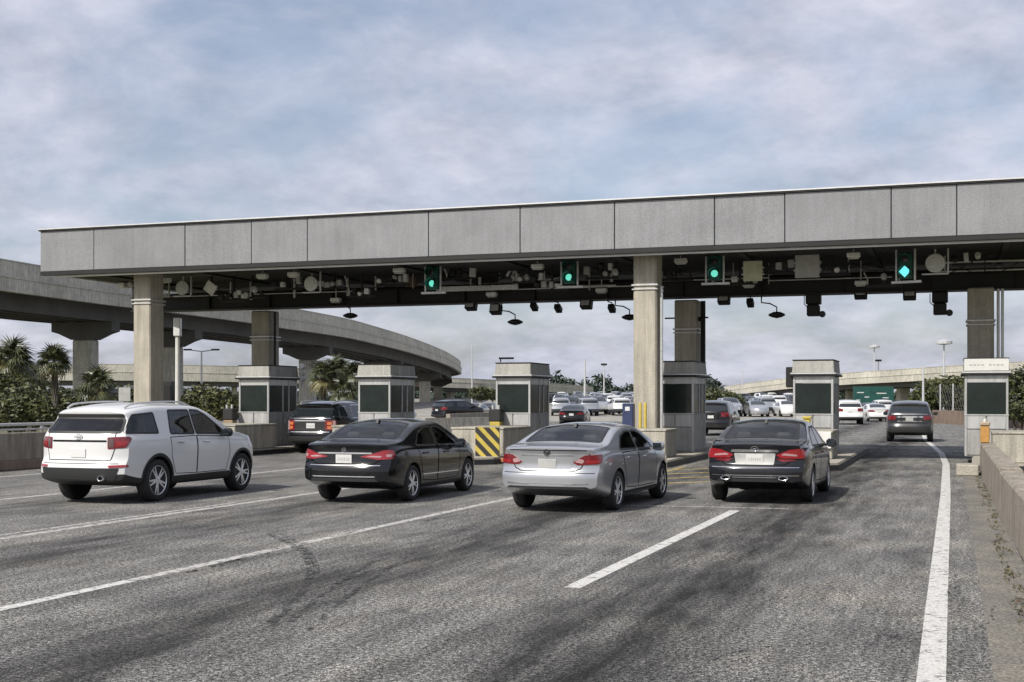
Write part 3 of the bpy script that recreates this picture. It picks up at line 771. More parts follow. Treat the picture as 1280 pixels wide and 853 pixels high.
class CarShape:
    def __init__(s, sp, it=2, ns=58, cols=14):
        s.sp = sp; L = sp['L']
        top, belt, plan, bot = pchip(sp['top']), pchip(sp['belt']), pchip(sp['plan']), pchip(sp['bot'])
        s.top, s.belt, s.plan = top, belt, plan
        rp, fp = pchip(sp['rear']), pchip(sp['front'])
        hf = sp['H'] - belt(L * .45); tum = sp['tum']
        ys = [0, .012, .04, .08] + list(np.linspace(.13, L - .13, ns)) + [L - .08, L - .04, L - .012, L]
        secs = []
        for y in ys:
            w, zb, zk, zt = plan(y), bot(y), belt(y), top(y)
            h = max(zt - zk, .015); ce = min(1, h / .35)
            xs = lambda f: .957 * w - .012 - tum * (h * f / hf) ** 1.15
            z1 = zk - zb
            c = [(0, zb), (.5 * w, zb), (.84 * w, zb), (.945 * w, zb + .03), (.972 * w, zb + .12 * z1), (.985 * w, zb + .35 * z1), (1.0 * w, zb + .62 * z1), (1.0 * w, zb + .80 * z1), (.985 * w, zk - .055), (.968 * w, zk - .012), (.95 * w, zk + .06 * h),
                 (xs(.30), zk + .30 * h), (xs(.62), zk + .62 * h), (xs(.86), zk + .86 * h), (xs(.97) - .03 * ce, zk + .97 * h - .004), (xs(1) - .16, zt - .002), (xs(1) * .5, zt + .018 * ce + .008), (xs(1) * .22, zt + .022 * ce + .012), (0, zt + .023 * ce + .012)]
            secs.append(chaikin(c, it))
        bm = NEW(); N = len(secs[0]); fl, ff = sp.get('fall', .9), sp.get('ffall', 1.1)
        Rr, Rf = sp.get('Rr', .17), sp.get('Rf', .42)
        s.rear_y = rp
        def disp(x, y, z, w):
            u = min(abs(x) / max(w, 1e-3), 1.0)
            yy = y
            if y < fl: yy += (rp(z) + Rr * u ** sp.get('rp', 4)) * (1 - y / fl) ** 2
            if y > L - ff: yy -= (fp(z) + Rf * u ** 2.6) * (1 - (L - y) / ff) ** 2
            return Vector((x, yy, z))
        rings = []
        for y, sec in zip(ys, secs):
            w = plan(y)
            rgt = [bm.verts.new(disp(x, y, z, w)) for x, z in sec]
            lft = [rgt[0]] + [bm.verts.new(disp(-x, y, z, w)) for x, z in sec[1:-1]] + [rgt[-1]]
            rings.append((rgt, lft))
        low = sp.get('low_rows', 0) * (2 ** it)
        for i in range(len(rings) - 1):
            for sd in (0, 1):
                A, B = rings[i][sd], rings[i + 1][sd]
                for k in range(N - 1):
                    q = (A[k], A[k + 1], B[k + 1], B[k]) if sd == 0 else (A[k + 1], A[k], B[k], B[k + 1])
                    f = bm.faces.new(q)
                    if k < low: f.material_index = 1
        for end, (ri, yv) in enumerate(((0, 0.0), (len(rings) - 1, L))):
            rgt, lft = rings[ri]; w = plan(yv); sec = secs[ri]
            rows = []
            for k in range(N):
                if k in (0, N - 1): rows.append([rgt[k]] * (cols + 1)); continue
                row = [lft[k]]
                for j in range(1, cols):
                    u = -1 + 2 * j / cols; row.append(bm.verts.new(disp(u * sec[k][0], yv, sec[k][1], w)))
                row.append(rgt[k]); rows.append(row)
            for k in range(N - 1):
                for j in range(cols):
                    vs = []
                    for v in (rows[k][j], rows[k][j + 1], rows[k + 1][j + 1], rows[k + 1][j]):
                        if v not in vs: vs.append(v)
                    if len(vs) < 3: continue
                    f = bm.faces.new(vs if end == 0 else vs[::-1])
                    if k < low: f.material_index = 1
        bmesh.ops.remove_doubles(bm, verts=bm.verts, dist=.0004)
        bmesh.ops.dissolve_degenerate(bm, dist=.0004, edges=bm.edges)
        bmesh.ops.recalc_face_normals(bm, faces=bm.faces)
        s.bm = bm; s.bvh = BVHTree.FromBMesh(bm)
        s.L = L
    MODES = {'R': (Vector((0, 1, 0)), Vector((1, 0, 0))), 'F': (Vector((0, -1, 0)), Vector((1, 0, 0))),
             'S+': (Vector((-1, 0, 0)), Vector((0, 1, 0))), 'S-': (Vector((1, 0, 0)), Vector((0, 1, 0)))}
    def hit(s, mode, u, v):
        if mode == 'T':
            o, d = Vector((u, v, 4)), Vector((0, 0, -1))
        elif mode in ('C+', 'C-'):      # corner seen from 50 degrees behind; u runs along the corner
            sg = 1 if mode == 'C+' else -1
            a = R(48); d = Vector((-sg * math.sin(a), math.cos(a), 0)); e = Vector((sg * math.cos(a), math.sin(a), 0))
            o = Vector((sg * (s.plan(0) - .02), .1, 0)) + e * u - d * 3 + Vector((0, 0, v))
        else:
            d, e = s.MODES[mode]
            base = {'R': Vector((0, -3, 0)), 'F': Vector((0, s.L + 3, 0)), 'S+': Vector((3, 0, 0)), 'S-': Vector((-3, 0, 0))}[mode]
            o = base + e * u + Vector((0, 0, v))
        loc, nor, _, _ = s.bvh.ray_cast(o, d, 9)
        if loc is None:
            loc, nor, _, _ = s.bvh.find_nearest(o + d * 3)
        if nor.dot(d) > 0: nor = -nor
        return loc, nor
    def patch(s, poly, mode, off=.004, thick=.012, res=.07):
        bm = NEW()
        vs = [bm.verts.new((p[0], p[1], 0)) for p in poly]; bm.faces.new(vs)
        us, vv = [p[0] for p in poly], [p[1] for p in poly]
        for ax, lo, hi in ((0, min(us), max(us)), (1, min(vv), max(vv))):
            n = int((hi - lo) / res)
            for k in range(1, n + 1):
                c = lo + (hi - lo) * k / (n + 1)
                co = (c, 0, 0) if ax == 0 else (0, c, 0); no = (1, 0, 0) if ax == 0 else (0, 1, 0)
                bmesh.ops.bisect_plane(bm, geom=bm.verts[:] + bm.edges[:] + bm.faces[:], plane_co=co, plane_no=no, dist=1e-5)
        nrm = {}
        for v in bm.verts:
            l_, n_ = s.hit(mode, v.co.x, v.co.y); v.co = l_ + n_ * off; nrm[v] = n_
        be = [e for e in bm.edges if e.is_boundary]
        old = {v for e in be for v in e.verts}
        r = bmesh.ops.extrude_edge_only(bm, edges=be)
        for v in r['geom']:
            if isinstance(v, bmesh.types.BMVert):
                l_, n_, _, _ = s.bvh.find_nearest(v.co)
                v.co = v.co - n_ * thick if (v.co - l_).dot(n_) > 0 or True else v.co
        return bm
    def ribbon(s, line, mode, w=.012, off=.003, sub=.05):
        pts = []
        for a, b_ in zip(line[:-1], line[1:]):
            a, b_ = Vector(a), Vector(b_); n = max(1, int((b_ - a).length / sub))
            pts += [a + (b_ - a) * k / n for k in range(n)]
        pts.append(Vector(line[-1]))
        bm = NEW(); prev = None
        for i, p in enumerate(pts):
            a, b_ = pts[max(i - 1, 0)], pts[min(i + 1, len(pts) - 1)]
            t = (b_ - a).normalized(); nn = Vector((-t.y, t.x)) * w / 2
            cur = []
            for q in (p - nn, p + nn):
                l_, n_ = s.hit(mode, q.x, q.y); cur.append(bm.verts.new(l_ + n_ * off))
            if prev: bm.faces.new((prev[0], prev[1], cur[1], cur[0]))
            prev = cur
        return bm

def wheel_meshes(r, w, spokes=5, style=0, dark=False):
    bm = NEW(); hw = w / 2
    lathe(bm, [(-hw * .8, r * .66), (-hw, r * .74), (-hw, r * .90), (-hw * .78, r * .985), (-hw * .3, r), (hw * .3, r), (hw * .78, r * .985), (hw, r * .90), (hw, r * .74), (hw * .8, r * .66)], 32)
    ty = finish(bm, 'tyre', M_rub, True, 50)
    bm = NEW(); rr = r * .70
    lathe(bm, [(-hw * .7, rr * .9), (hw * .2, rr * .88), (hw * .62, rr * .93), (hw * .86, rr * 1.0), (hw * .9, rr * .97), (hw * .55, rr * .86), (hw * .3, rr * .8), (hw * .28, 0.001)], 32, 0)
    for f in bm.faces:
        if f.calc_center_median().x < hw * .45 and f.calc_center_median().yz.length < rr * .87: f.material_index = 1
    for k in range(spokes):
        for j in ((-1, 1) if style else (0,)):
            a = 2 * math.pi * k / spokes + j * .17
            vv = bx(bm, hw * .42, hw * .80, -rr * (.075 if style else .13), rr * (.075 if style else .13), rr * .12, rr * .93, .006)
            for v in vv:
                if v.co.z < rr * .4: v.co.y *= 1.25; v.co.x += .006
            bmesh.ops.transform(bm, matrix=Matrix.Rotation(a, 4, 'X'), verts=vv)
    lathe(bm, [(hw * .4, rr * .26), (hw * .85, rr * .24), (hw * .92, rr * .14), (hw * .92, .001)], 20)
    ri = finish(bm, 'rim', [M_rim, M_rimd], True, 35)
    return ty, ri
WHEELS = {}
def car(spec, name, label, cat, loc, rz, paint, group, full=True):
    cs = CarShape(spec, 2 if full else 1, 58 if full else 34, 14 if full else 8)
    t = thing(name, label, cat, loc, rz, group)
    pm = spec.get('paint2', M_black)
    # body with wheel arches cut out
    me = bpy.data.meshes.new('body'); cs.bm.to_mesh(me)
    me.materials.append(paint); me.materials.append(M_black); me.materials.append(M_cabin)
    body = link('body', me, t)
    bm = NEW(); wr = spec['wr']; ax = spec['axles']; hw = spec['plan'][3][1]
    for y in ax:
        for s_ in (-1, 1):
            a, b_ = (hw - .34, hw + .3) if s_ > 0 else (-hw - .3, -hw + .34)
            lathe(bm, [(a, wr * 1.15), (b_, wr * 1.15)], 36, 1, 'X', Matrix.Translation((0, y, wr * 1.0)))
    cme = finish(bm, 'cut', [paint, M_black, M_cabin])
    cutters = [cme]
    cabin = spec.get('cabin') if full else None
    if cabin:
        ya, yb = cabin
        def cutmesh(b2):
            for f in b2.faces: f.material_index = 2
            cutters.append(finish(b2, 'cut', [paint, M_black, M_cabin]))
        ys_ = np.linspace(ya, yb, 14); b2 = NEW()
        prism(b2, [(ya, .60)] + [(float(y), cs.top(float(y)) - .075) for y in ys_] + [(yb, .60)], 'X', -.60, .60); cutmesh(b2)
        for poly in spec['side_glass']:
            b2 = NEW(); prism(b2, rounded(poly, .035), 'X', -1.3, 1.3); cutmesh(b2)
        for poly in spec.get('rear_glass_top', []) + [spec['windscreen']]:
            b2 = NEW(); prism(b2, rounded(poly, .06), 'Z', cs.belt(poly[0][1]) + .08, 2.2); cutmesh(b2)
        for poly in spec.get('rear_glass', []):
            b2 = NEW(); prism(b2, rounded(poly, .06), 'Y', -.5, ya + .1); cutmesh(b2)
    cobs = []
    for cm_ in cutters:
        cut = bpy.data.objects.new('cut', cm_); COL.objects.link(cut); cut.parent = t; cobs.append(cut)
        md = body.modifiers.new('b', 'BOOLEAN'); md.operation = 'DIFFERENCE'; md.object = cut; md.solver = 'EXACT'
    bpy.context.view_layer.update()
    dg = bpy.context.evaluated_depsgraph_get()
    nm = bpy.data.meshes.new_from_object(body.evaluated_get(dg))
    body.modifiers.clear()
    if len(nm.polygons) > 100: body.data = nm
    for cut in cobs: bpy.data.objects.remove(cut)
    GL = M_tint if cabin else M_glass
    body.data.polygons.foreach_set('use_smooth', [True] * len(body.data.polygons))
    body.data.set_sharp_from_angle(angle=R(38))
    def P(nm_, poly, mode, m, off=.004, r=.035, parent=None, res=.07, thick=.012):
        return obj(nm_, cs.patch(rounded(poly, r) if r else poly, mode, off, thick, res), m, parent or t, True, 50)
    def Rb(line, mode, w=.013, m=M_seam, nm_='panel_gap', parent=None, off=.003):
        return obj(nm_, cs.ribbon(line, mode, w, off), m, parent or t, True)
    # windows
    for sd in ('S+', 'S-'):
        for poly in spec['side_glass']: 
            if cabin: Rb(rounded(poly, .035) + [rounded(poly, .035)[0]], sd, .034, M_black if spec.get('win_trim') == 'b' else M_chrome, 'window_trim', off=.004)
            elif full and spec.get('win_trim'): P('window_trim', poly['p'] if isinstance(poly, dict) else [(x + (.018 if x > sum(q[0] for q in poly) / len(poly) else -.018), z + (.016 if z > sum(q[1] for q in poly) / len(poly) else -.016)) for x, z in poly], sd, M_black if spec['win_trim'] == 'b' else M_chrome, .0022, .03)
            P('window', poly, sd, GL, .001 if cabin else .006)
    for poly in spec.get('rear_glass_top', []):
        P('rear_window', poly, 'T', GL, .001 if cabin else .005, .06, thick=.02)
        if cabin: Rb(rounded(poly, .06) + [rounded(poly, .06)[0]], 'T', .045, M_black, 'window_seal', off=.004)
    for poly in spec.get('rear_glass', []):
        P('rear_window', poly, 'R', GL, .001 if cabin else .005, .06)
        if cabin: Rb(rounded(poly, .06) + [rounded(poly, .06)[0]], 'R', .04, M_black, 'window_seal', off=.004)
    P('windscreen', spec['windscreen'], 'T', GL, .001 if cabin else .005, .06, thick=.02)
    if cabin:
        sh_ = spec.get('seat_h', 0.0)
        for (sx0, sy0) in ((-.36, 2.22), (.36, 2.22), (-.36, 1.34), (.36, 1.34)):
            bm = NEW(); tl = Matrix.Translation((sx0, sy0 + spec.get('seat_y', 0), .62 + sh_)) @ Matrix.Rotation(R(-14), 4, 'X').inverted()
            bx(bm, -.25, .25, -.06, .07, 0, .50, .04, M=tl); bx(bm, -.25, .25, .05, .5, -.02, .10, .03, M=Matrix.Translation((sx0, sy0 + spec.get('seat_y', 0), .62 + sh_)))
            st_ = obj('seat', bm, M_seat, t)
            bm = NEW(); bx(bm, -.13, .13, -.05, .05, .53, .70 if sy0 > 2 else .64, .035, M=tl); obj('headrest', bm, M_seat, st_)
        bm = NEW(); n_ = 18
        tube(bm, [(-.36 + .18 * math.cos(2 * math.pi * k / n_), 2.86 + spec.get('seat_y', 0) + .06 * math.sin(2 * math.pi * k / n_), .90 + sh_ + .17 * math.sin(2 * math.pi * k / n_)) for k in range(n_ + 1)], .016, 6); obj('steering_wheel', bm, M_black, t, True)
    # doors: proud panels framed by dark gaps
    if full:
        for sd in ('S+', 'S-'):
            for dp in spec['doors']:
                Rb(dp + [dp[0]], sd, .014)
            for (y, z) in spec['handles']:
                l_, n_ = cs.hit(sd, y, z); sg = 1 if sd == 'S+' else -1
                bm = NEW(); bx(bm, min(l_.x, l_.x + sg * .035), max(l_.x, l_.x + sg * .035), y - .10, y + .10, z - .014, z + .014, .008)
                obj('door_handle', bm, spec.get('handle_mat', paint), t, True)
            for line in spec.get('side_lines', []): Rb(line, sd, .018, spec.get('side_line_mat', paint), 'side_moulding', off=.006)
            if spec.get('arch'):
                for ya_ in ax:
                    Rb([(ya_ + wr * 1.2 * math.cos(R(q)), wr + wr * 1.2 * math.sin(R(q))) for q in range(4, 177, 6)], sd, .055, M_black, 'arch_trim', off=.005)
            if 'sill' in spec: P('sill_trim', spec['sill'], sd, M_black, .004, .02)
    # tail lamps
    for sd in ('C+', 'C-'):
        for (nm_, poly, m, off) in spec['lamps']: P(nm_, poly, sd, m, off, .02, res=.05)
    for (nm_, poly, mode, m, off) in spec.get('rear_patches', []): P(nm_, poly, mode, m, off, spec.get('pr', .02))
    for (line, mode, w, m, nm_) in spec.get('rear_lines', []): Rb(line, mode, w, m, nm_)
    # licence plate
    if 'plate' in spec:
        x, z, w, h = spec['plate']; l_, n_ = cs.hit('R', x, z)
        bm = NEW(); bx(bm, x - w / 2, x + w / 2, l_.y - .016, l_.y - .004, z - h / 2, z + h / 2, .003)
        pl = obj('licence_plate', bm, spec.get('plate_mat', M_plate), t)
        if full and 'plate_mat' not in spec:
            for k in range(6):      # characters too blurred to read
                bm = NEW(); bx(bm, x - w * .38 + k * w * .135, x - w * .38 + k * w * .135 + w * .07, l_.y - .0185, l_.y - .0165, z - h * .18, z + h * .16); obj('plate_mark', bm, M_grey, pl)
    # emblem: a small ring with slanted bars
    if full and 'emblem' in spec:
        x, z, r = spec['emblem']; l_, n_ = cs.hit('R', x, z)
        bm = NEW(); n = 20
        for k in range(n):
            a0, a1 = 2 * math.pi * k / n, 2 * math.pi * (k + 1) / n; e = spec.get('emblem_e', 1.0)
            tube(bm, [(x + r * e * math.cos(a0), l_.y - .012, z + r * math.sin(a0)), (x + r * e * math.cos(a1), l_.y - .012, z + r * math.sin(a1))], r * .13, 5, cap=False)
        for (a, b_) in spec.get('emblem_bars', []):
            tube(bm, [(x + a[0] * r, l_.y - .012, z + a[1] * r), (x + b_[0] * r, l_.y - .012, z + b_[1] * r)], r * .11, 5)
        obj('emblem', bm, spec.get('emblem_mat', M_chrome), t, True)
    for (x, z, rx, rz_) in spec.get('exhaust', []):
        l_, n_ = cs.hit('R', x, z)
        bm = NEW(); lathe(bm, [(-.05, .8), (-.055, 1.0), (-.045, 1.08), (.10, 1.08)], 18, 0, 'Y', Matrix.Translation((x, l_.y, z)) @ Matrix.Diagonal((rx, 1, rz_, 1)))
        e = obj('exhaust_tip', bm, M_chrome, t, True)
        bm = NEW(); lathe(bm, [(-.051, .78), (.02, .78)], 18, 0, 'Y', Matrix.Translation((x, l_.y, z)) @ Matrix.Diagonal((rx, 1, rz_, 1)))
        obj('exhaust_bore', bm, M_seam, e)
    # mirrors
    for sg in (-1, 1):
        y, z = spec['mirror']; l_, n_ = cs.hit('S+' if sg > 0 else 'S-', y, z - .06)
        bm = NEW(); vv = bx(bm, .05, .25, -.07, .08, -.02, .14, .045 if full else .0)
        for v in bm.verts: v.co.x *= sg; v.co.y -= .10 * (abs(v.co.x) - .05)
        if full: bx(bm, -.04 * sg if sg < 0 else -.04, .08 if sg > 0 else .04, -.02, .03, 0.0, .04) if sg > 0 else bx(bm, -.08, .04, -.02, .03, 0.0, .04)
        mo = obj('mirror', bm, spec.get('mirror_mat', paint), t, True, 40); mo.location = (l_.x, y, z - .06)
        if full:
            bm = NEW(); bx(bm, .065, .225, -.112, -.106, .0, .12, .0)
            for v in bm.verts: v.co.x *= sg
            obj('mirror_glass', bm, M_glass, mo)
    # extras
    if full and spec.get('rails'):
        for sg in (-1, 1):
            pts = [Vector((sg * x, y, z)) for x, y, z in spec['rails']]
            bm = NEW(); tube(bm, smooth_path(pts, 14), .018, 6); obj('roof_rail', bm, M_pipe, t, True)
    if full and spec.get('fin'):
        y = spec['fin']; z = cs.top(y)
        bm = NEW(); prism(bm, [(y - .10, z), (y + .12, z), (y + .0, z + .07), (y - .05, z + .085)], 'X', -.022, .022); obj('roof_fin', bm, M_black, t)
    for (x0, x1, y0, y1, z0, z1, m, nm_) in spec.get('boxes', []):
        bm = NEW(); bx(bm, x0, x1, y0, y1, z0, z1, .012); obj(nm_, bm, m, t)
    # wheels
    key = (wr, spec['ww'], spec['spokes'], spec['style'])
    if key not in WHEELS: WHEELS[key] = wheel_meshes(*key)
    ty, ri = WHEELS[key]
    for y in ax:
        for sg in (-1, 1):
            wo_ = link('wheel', ty, t, (sg * (hw - spec['ww'] / 2 - .015), y, wr), 0 if sg > 0 else math.pi)
            ro = link('rim', ri, wo_)
            ro.rotation_euler = (random.uniform(0, 1.2), 0, 0)
    cs.bm.free()
    return t

SEDAN = dict(L=4.85, H=1.46, tum=.20, wr=.33, ww=.22, spokes=5, style=1, axles=(1.07, 3.85),
    top=[(0, 1.035), (.06, 1.06), (.45, 1.085), (.72, 1.115), (1.05, 1.235), (1.45, 1.375), (1.85, 1.435), (2.25, 1.452), (2.6, 1.435), (2.95, 1.355), (3.35, 1.175), (3.62, 1.045), (4.1, .975), (4.55, .87), (4.85, .74)],
    belt=[(0, .945), (.6, .985), (1.5, .965), (2.6, .935), (3.5, .91), (4.3, .85), (4.85, .66)],
    plan=[(0, .835), (.3, .878), (.8, .908), (2.4, .915), (3.8, .905), (4.4, .87), (4.85, .76)],
    bot=[(0, .40), (.35, .31), (.9, .22), (3.9, .19), (4.5, .20), (4.85, .25)],
    rear=[(.2, .12), (.34, .03), (.45, .0), (.58, .0), (.655, .015), (.70, .055), (.78, .07), (.95, .06), (1.04, .035), (1.2, .03)],
    front=[(.2, .1), (.4, .0), (.6, .02), (.8, .12), (1.0, .2)],
    side_glass=[[(1.25, 1.005), (2.20, .985), (2.20, 1.325), (1.90, 1.325), (1.55, 1.235)], [(2.27, .985), (3.28, .965), (3.24, 1.02), (2.80, 1.25), (2.55, 1.325), (2.27, 1.33)]],
    rear_glass_top=[[(-.66, .80), (.66, .80), (.58, 1.56), (-.58, 1.56)]],
    windscreen=[(-.58, 2.72), (.58, 2.72), (.68, 3.46), (-.68, 3.46)],
    doors=[[(1.30, .95), (1.44, .62), (1.55, .36), (2.21, .33), (2.23, .96)], [(2.25, .96), (2.23, .33), (3.25, .33), (3.36, .60), (3.32, .94)]],
    handles=[(1.62, .86), (2.62, .845)], mirror=(3.12, 1.0), win_trim='b', cabin=(1.0, 3.2),
    sill=[(1.45, .225), (3.45, .225), (3.45, .30), (1.45, .30)], fin=1.52)
S1 = dict(SEDAN)       # silver saloon
S1['top'] = [(y, z if z < 1.1 else 1.1 + (z - 1.1) * .88) for y, z in SEDAN['top']]; S1['H'] = 1.415
S1['side_glass'] = [[(y, z if z < 1.1 else 1.1 + (z - 1.1) * .86) for y, z in p] for p in SEDAN['side_glass']]
S1.update(lamps=[('tail_lamp', [(-.27, .83), (-.21, .785), (.12, .80), (.20, .86), (.20, .955), (-.12, .945)], M_redd, .010), ('lamp_lens', [(-.08, .81), (.10, .82), (.16, .87), (-.09, .86)], M_red, .013), ('lamp_lens', [(-.25, .835), (-.14, .81), (-.12, .87), (-.19, .89)], M_clear, .013)],
    rear_patches=[('trunk_recess', [(-.40, .715), (.40, .715), (.46, .925), (-.46, .925)], 'R', None, .004), ('trim_bar', [(-.46, .928), (.46, .928), (.45, .95), (-.45, .95)], 'R', M_chrome, .008), ('reflector', [(-.70, .475), (-.30, .46), (-.30, .485), (-.70, .505)], 'R', M_chrome, .006), ('reflector', [(.70, .475), (.30, .46), (.30, .485), (.70, .505)], 'R', M_chrome, .006), ('lower_valance', [(-.72, .405), (.72, .405), (.66, .44), (-.66, .44)], 'R', M_black, .004)],
    rear_lines=[([(-.70, .965), (-.56, .73), (-.46, .69), (.46, .69), (.56, .73), (.70, .965)], 'R', .015, M_seam, 'trunk_gap'), ([(-.78, .655), (.78, .655)], 'R', .010, M_seam, 'bumper_gap'), ([(-.66, 1.022), (.66, 1.022)], 'R', .014, M_seam, 'lip_shade_line'), ([(-.72, .975), (-.66, .78), (.66, .78), (.72, .975)][0:0] or [(-.60, .48), (.60, .48)], 'R', .010, M_chrome, 'bumper_line')],  # dark ribbon below the boot edge paints the shade under its lip
    plate=(0.0, .80, .31, .155), plate_mat=M_grey, emblem_mat=M_black, emblem=(0, .985, .05), emblem_bars=[((-.6, .7), (-.1, -.8)), ((-.1, -.8), (.1, .2)), ((.1, .2), (.35, -.8)), ((.35, -.8), (.65, .6))])
S2 = dict(SEDAN)       # black saloon
S2.update(rear=[(.2, .12), (.34, .02), (.45, .0), (.60, .0), (.68, .03), (.74, .06), (.95, .08), (1.04, .06), (1.2, .05)],
    lamps=[('tail_lamp', [(-.36, .835), (-.10, .785), (.15, .80), (.22, .86), (.18, .95), (.0, .955), (-.15, .90)], M_red, .010), ('lamp_lens', [(-.28, .838), (-.06, .82), (-.04, .85), (-.18, .856)], M_clear, .013), ('lamp_lens', [(.03, .835), (.12, .835), (.14, .88), (.03, .88)], M_clear, .013)],
    rear_patches=[('trim_bar', [(-.52, .885), (.52, .885), (.52, .91), (-.52, .91)], 'R', M_chrome, .008), ('lower_valance', [(-.66, .405), (.66, .405), (.60, .46), (-.60, .46)], 'R', M_black, .004)],
    rear_lines=[([(-.70, .79), (-.55, .71), (.55, .71), (.70, .79)], 'R', .015, M_seam, 'trunk_gap'), ([(-.68, .685), (.68, .685)], 'R', .012, M_chrome, 'bumper_line'), ([(-.60, .49), (.60, .49)], 'R', .012, M_pipe, 'bumper_line')],
    plate=(0.0, .795, .31, .155), emblem=(0, .945, .042), emblem_bars=[((-.4, .7), (-.4, -.7)), ((.4, .7), (.4, -.7)), ((-.4, 0), (.4, 0))], win_trim='c',
    side_lines=[[(1.50, .47), (3.3, .45)]], side_line_mat=M_chrome, handle_mat=M_black)
S3 = dict(SEDAN)       # dark saloon
S3.update(lamps=[('tail_lamp', [(-.32, .875), (-.26, .82), (.08, .81), (.20, .87), (.20, .94), (.03, .985), (-.14, .965)], M_red, .010), ('lamp_lens', [(-.26, .87), (-.02, .85), (-.02, .88), (-.22, .905)], M_clear, .013), ('lamp_lens', [(-.32, .81), (-.24, .75), (-.02, .78), (-.08, .80)], M_redd, .006)],
    rear_patches=[('trim_bar', [(-.42, .92), (.42, .92), (.40, .965), (-.40, .965)], 'R', M_chrome, .007), ('plate_recess', [(-.33, .70), (.33, .70), (.36, .90), (-.36, .90)], 'R', M_grey, .004), ('lower_valance', [(-.68, .405), (.68, .405), (.62, .45), (-.62, .45)], 'R', M_black, .004)],
    rear_lines=[([(-.66, .80), (-.52, .70), (.52, .70), (.66, .80)], 'R', .015, M_seam, 'trunk_gap'), ([(-.76, .655), (.76, .655)], 'R', .012, M_chrome, 'bumper_line'), ([(-.76, .515), (.76, .515)], 'R', .012, M_chrome, 'bumper_line'), ([(-.38, .48), (.38, .48)], 'R', .010, M_chrome, 'bumper_line')],
    plate=(0.0, .80, .29, .155), emblem=(0, .975, .045), emblem_e=1.4, emblem_bars=[((-.7, .1), (.7, .1)), ((0, .1), (0, -.9))], exhaust=[(-.50, .47, .085, .035), (.50, .47, .085, .035)])
SUV = dict(L=4.98, H=1.75, tum=.20, low_rows=4.45, wr=.385, ww=.25, spokes=5, style=1, axles=(1.08, 3.95), fall=1.7, Rr=.20,
    top=[(0, 1.61), (.12, 1.645), (.6, 1.705), (1.4, 1.75), (2.2, 1.75), (2.6, 1.725), (2.95, 1.63), (3.35, 1.42), (3.72, 1.225), (4.0, 1.175), (4.5, 1.10), (4.98, .95)],
    belt=[(0, 1.17), (1.2, 1.17), (2.6, 1.14), (3.6, 1.09), (4.4, 1.02), (4.98, .82)],
    plan=[(0, .90), (.35, .945), (.9, .972), (2.5, .978), (3.9, .97), (4.6, .92), (4.98, .80)],
    bot=[(0, .42), (.4, .33), (.9, .28), (4.0, .27), (4.6, .28), (4.98, .34)],
    rear=[(.3, .10), (.42, .02), (.55, .0), (.66, .0), (.74, .04), (.80, .07), (1.15, .08), (1.25, .12), (1.54, .36), (1.62, .34), (1.9, .35)],
    front=[(.3, .12), (.5, .0), (.8, .02), (1.1, .12), (1.5, .2)],
    side_glass=[[(.26, 1.255), (1.14, 1.235), (1.14, 1.60), (.56, 1.565)], [(1.50, 1.215), (2.28, 1.20), (2.28, 1.64), (1.62, 1.64)], [(2.34, 1.20), (3.38, 1.175), (3.34, 1.23), (2.84, 1.54), (2.62, 1.63), (2.34, 1.645)]],
    rear_glass=[[(-.78, 1.265), (.78, 1.265), (.71, 1.515), (-.71, 1.515)]],
    windscreen=[(-.60, 2.72), (.60, 2.72), (.74, 3.56), (-.74, 3.56)],
    doors=[[(1.46, 1.15), (1.48, .80), (1.62, .48), (2.30, .46), (2.31, 1.16)], [(2.33, 1.16), (2.32, .46), (3.34, .46), (3.46, .8), (3.44, 1.12)]],
    handles=[(1.75, 1.06), (2.62, 1.045)], mirror=(3.22, 1.2), win_trim='b',
    sill=[(1.50, .30), (3.5, .30), (3.5, .44), (1.50, .44)])
W1 = dict(SUV)         # white SUV
M_smoke = mat('lamp_smoke', (0.10, 0.06, 0.06), 0.15, coat=1.0)
W1.update(arch=1, cabin=(.55, 3.3), seat_h=.20, seat_y=.15)
W1.update(lamps=[('tail_lamp', [(-.19, .975), (.11, 1.0), (.21, 1.155), (.16, 1.19), (-.19, 1.18)], M_redd, .010), ('lamp_lens', [(-.06, 1.02), (.09, 1.035), (.15, 1.12), (-.06, 1.11)], M_red, .014), ('lamp_lens', [(-.175, 1.0), (-.10, 1.0), (-.10, 1.16), (-.175, 1.16)], M_smoke, .014), ('reflector', [(-.20, .655), (.14, .66), (.12, .70), (-.20, .69)], M_red, .012)],
    rear_patches=[('bumper_trim', [(-.74, .44), (.74, .44), (.80, .645), (-.80, .645)], 'R', M_black, .006), ('handle_bar', [(-.56, 1.10), (.56, 1.10), (.56, 1.13), (-.56, 1.13)], 'R', M_seam, .008), ('spoiler_shade', [(-.71, 1.525), (.71, 1.525), (.69, 1.585), (-.69, 1.585)], 'R', M_black, .012)],  # black patch above the rear glass paints the shade under the roof spoiler
    rear_lines=[([(-.70, 1.26), (-.70, .98), (-.64, .78), (.64, .78), (.70, .98), (.70, 1.26)], 'R', .014, M_seam, 'tailgate_gap'), ([(-.78, .72), (.78, .72)], 'R', .010, M_seam, 'bumper_gap'), ([(-.60, .56), (-.5, .585), (.5, .585), (.60, .56)], 'R', .014, M_pipe, 'bumper_line'), ([(-.60, .50), (.60, .50)], 'R', .014, M_pipe, 'bumper_line')],
    plate=(0.0, .90, .31, .155), plate_mat=None, emblem=(0, 1.185, .045), emblem_e=1.9, emblem_bars=[((-1.2, -.3), (-.6, .6)), ((-.6, -.6), (0, .6)), ((0, -.6), (.6, .6)), ((.6, -.6), (1.2, .3))],
    exhaust=[(.52, .47, .06, .045)], rails=[(.60, .55, 1.69), (.62, .8, 1.765), (.65, 1.6, 1.80), (.65, 2.2, 1.79), (.63, 2.55, 1.715)], mirror_mat=M_black, handle_mat=M_chrome)
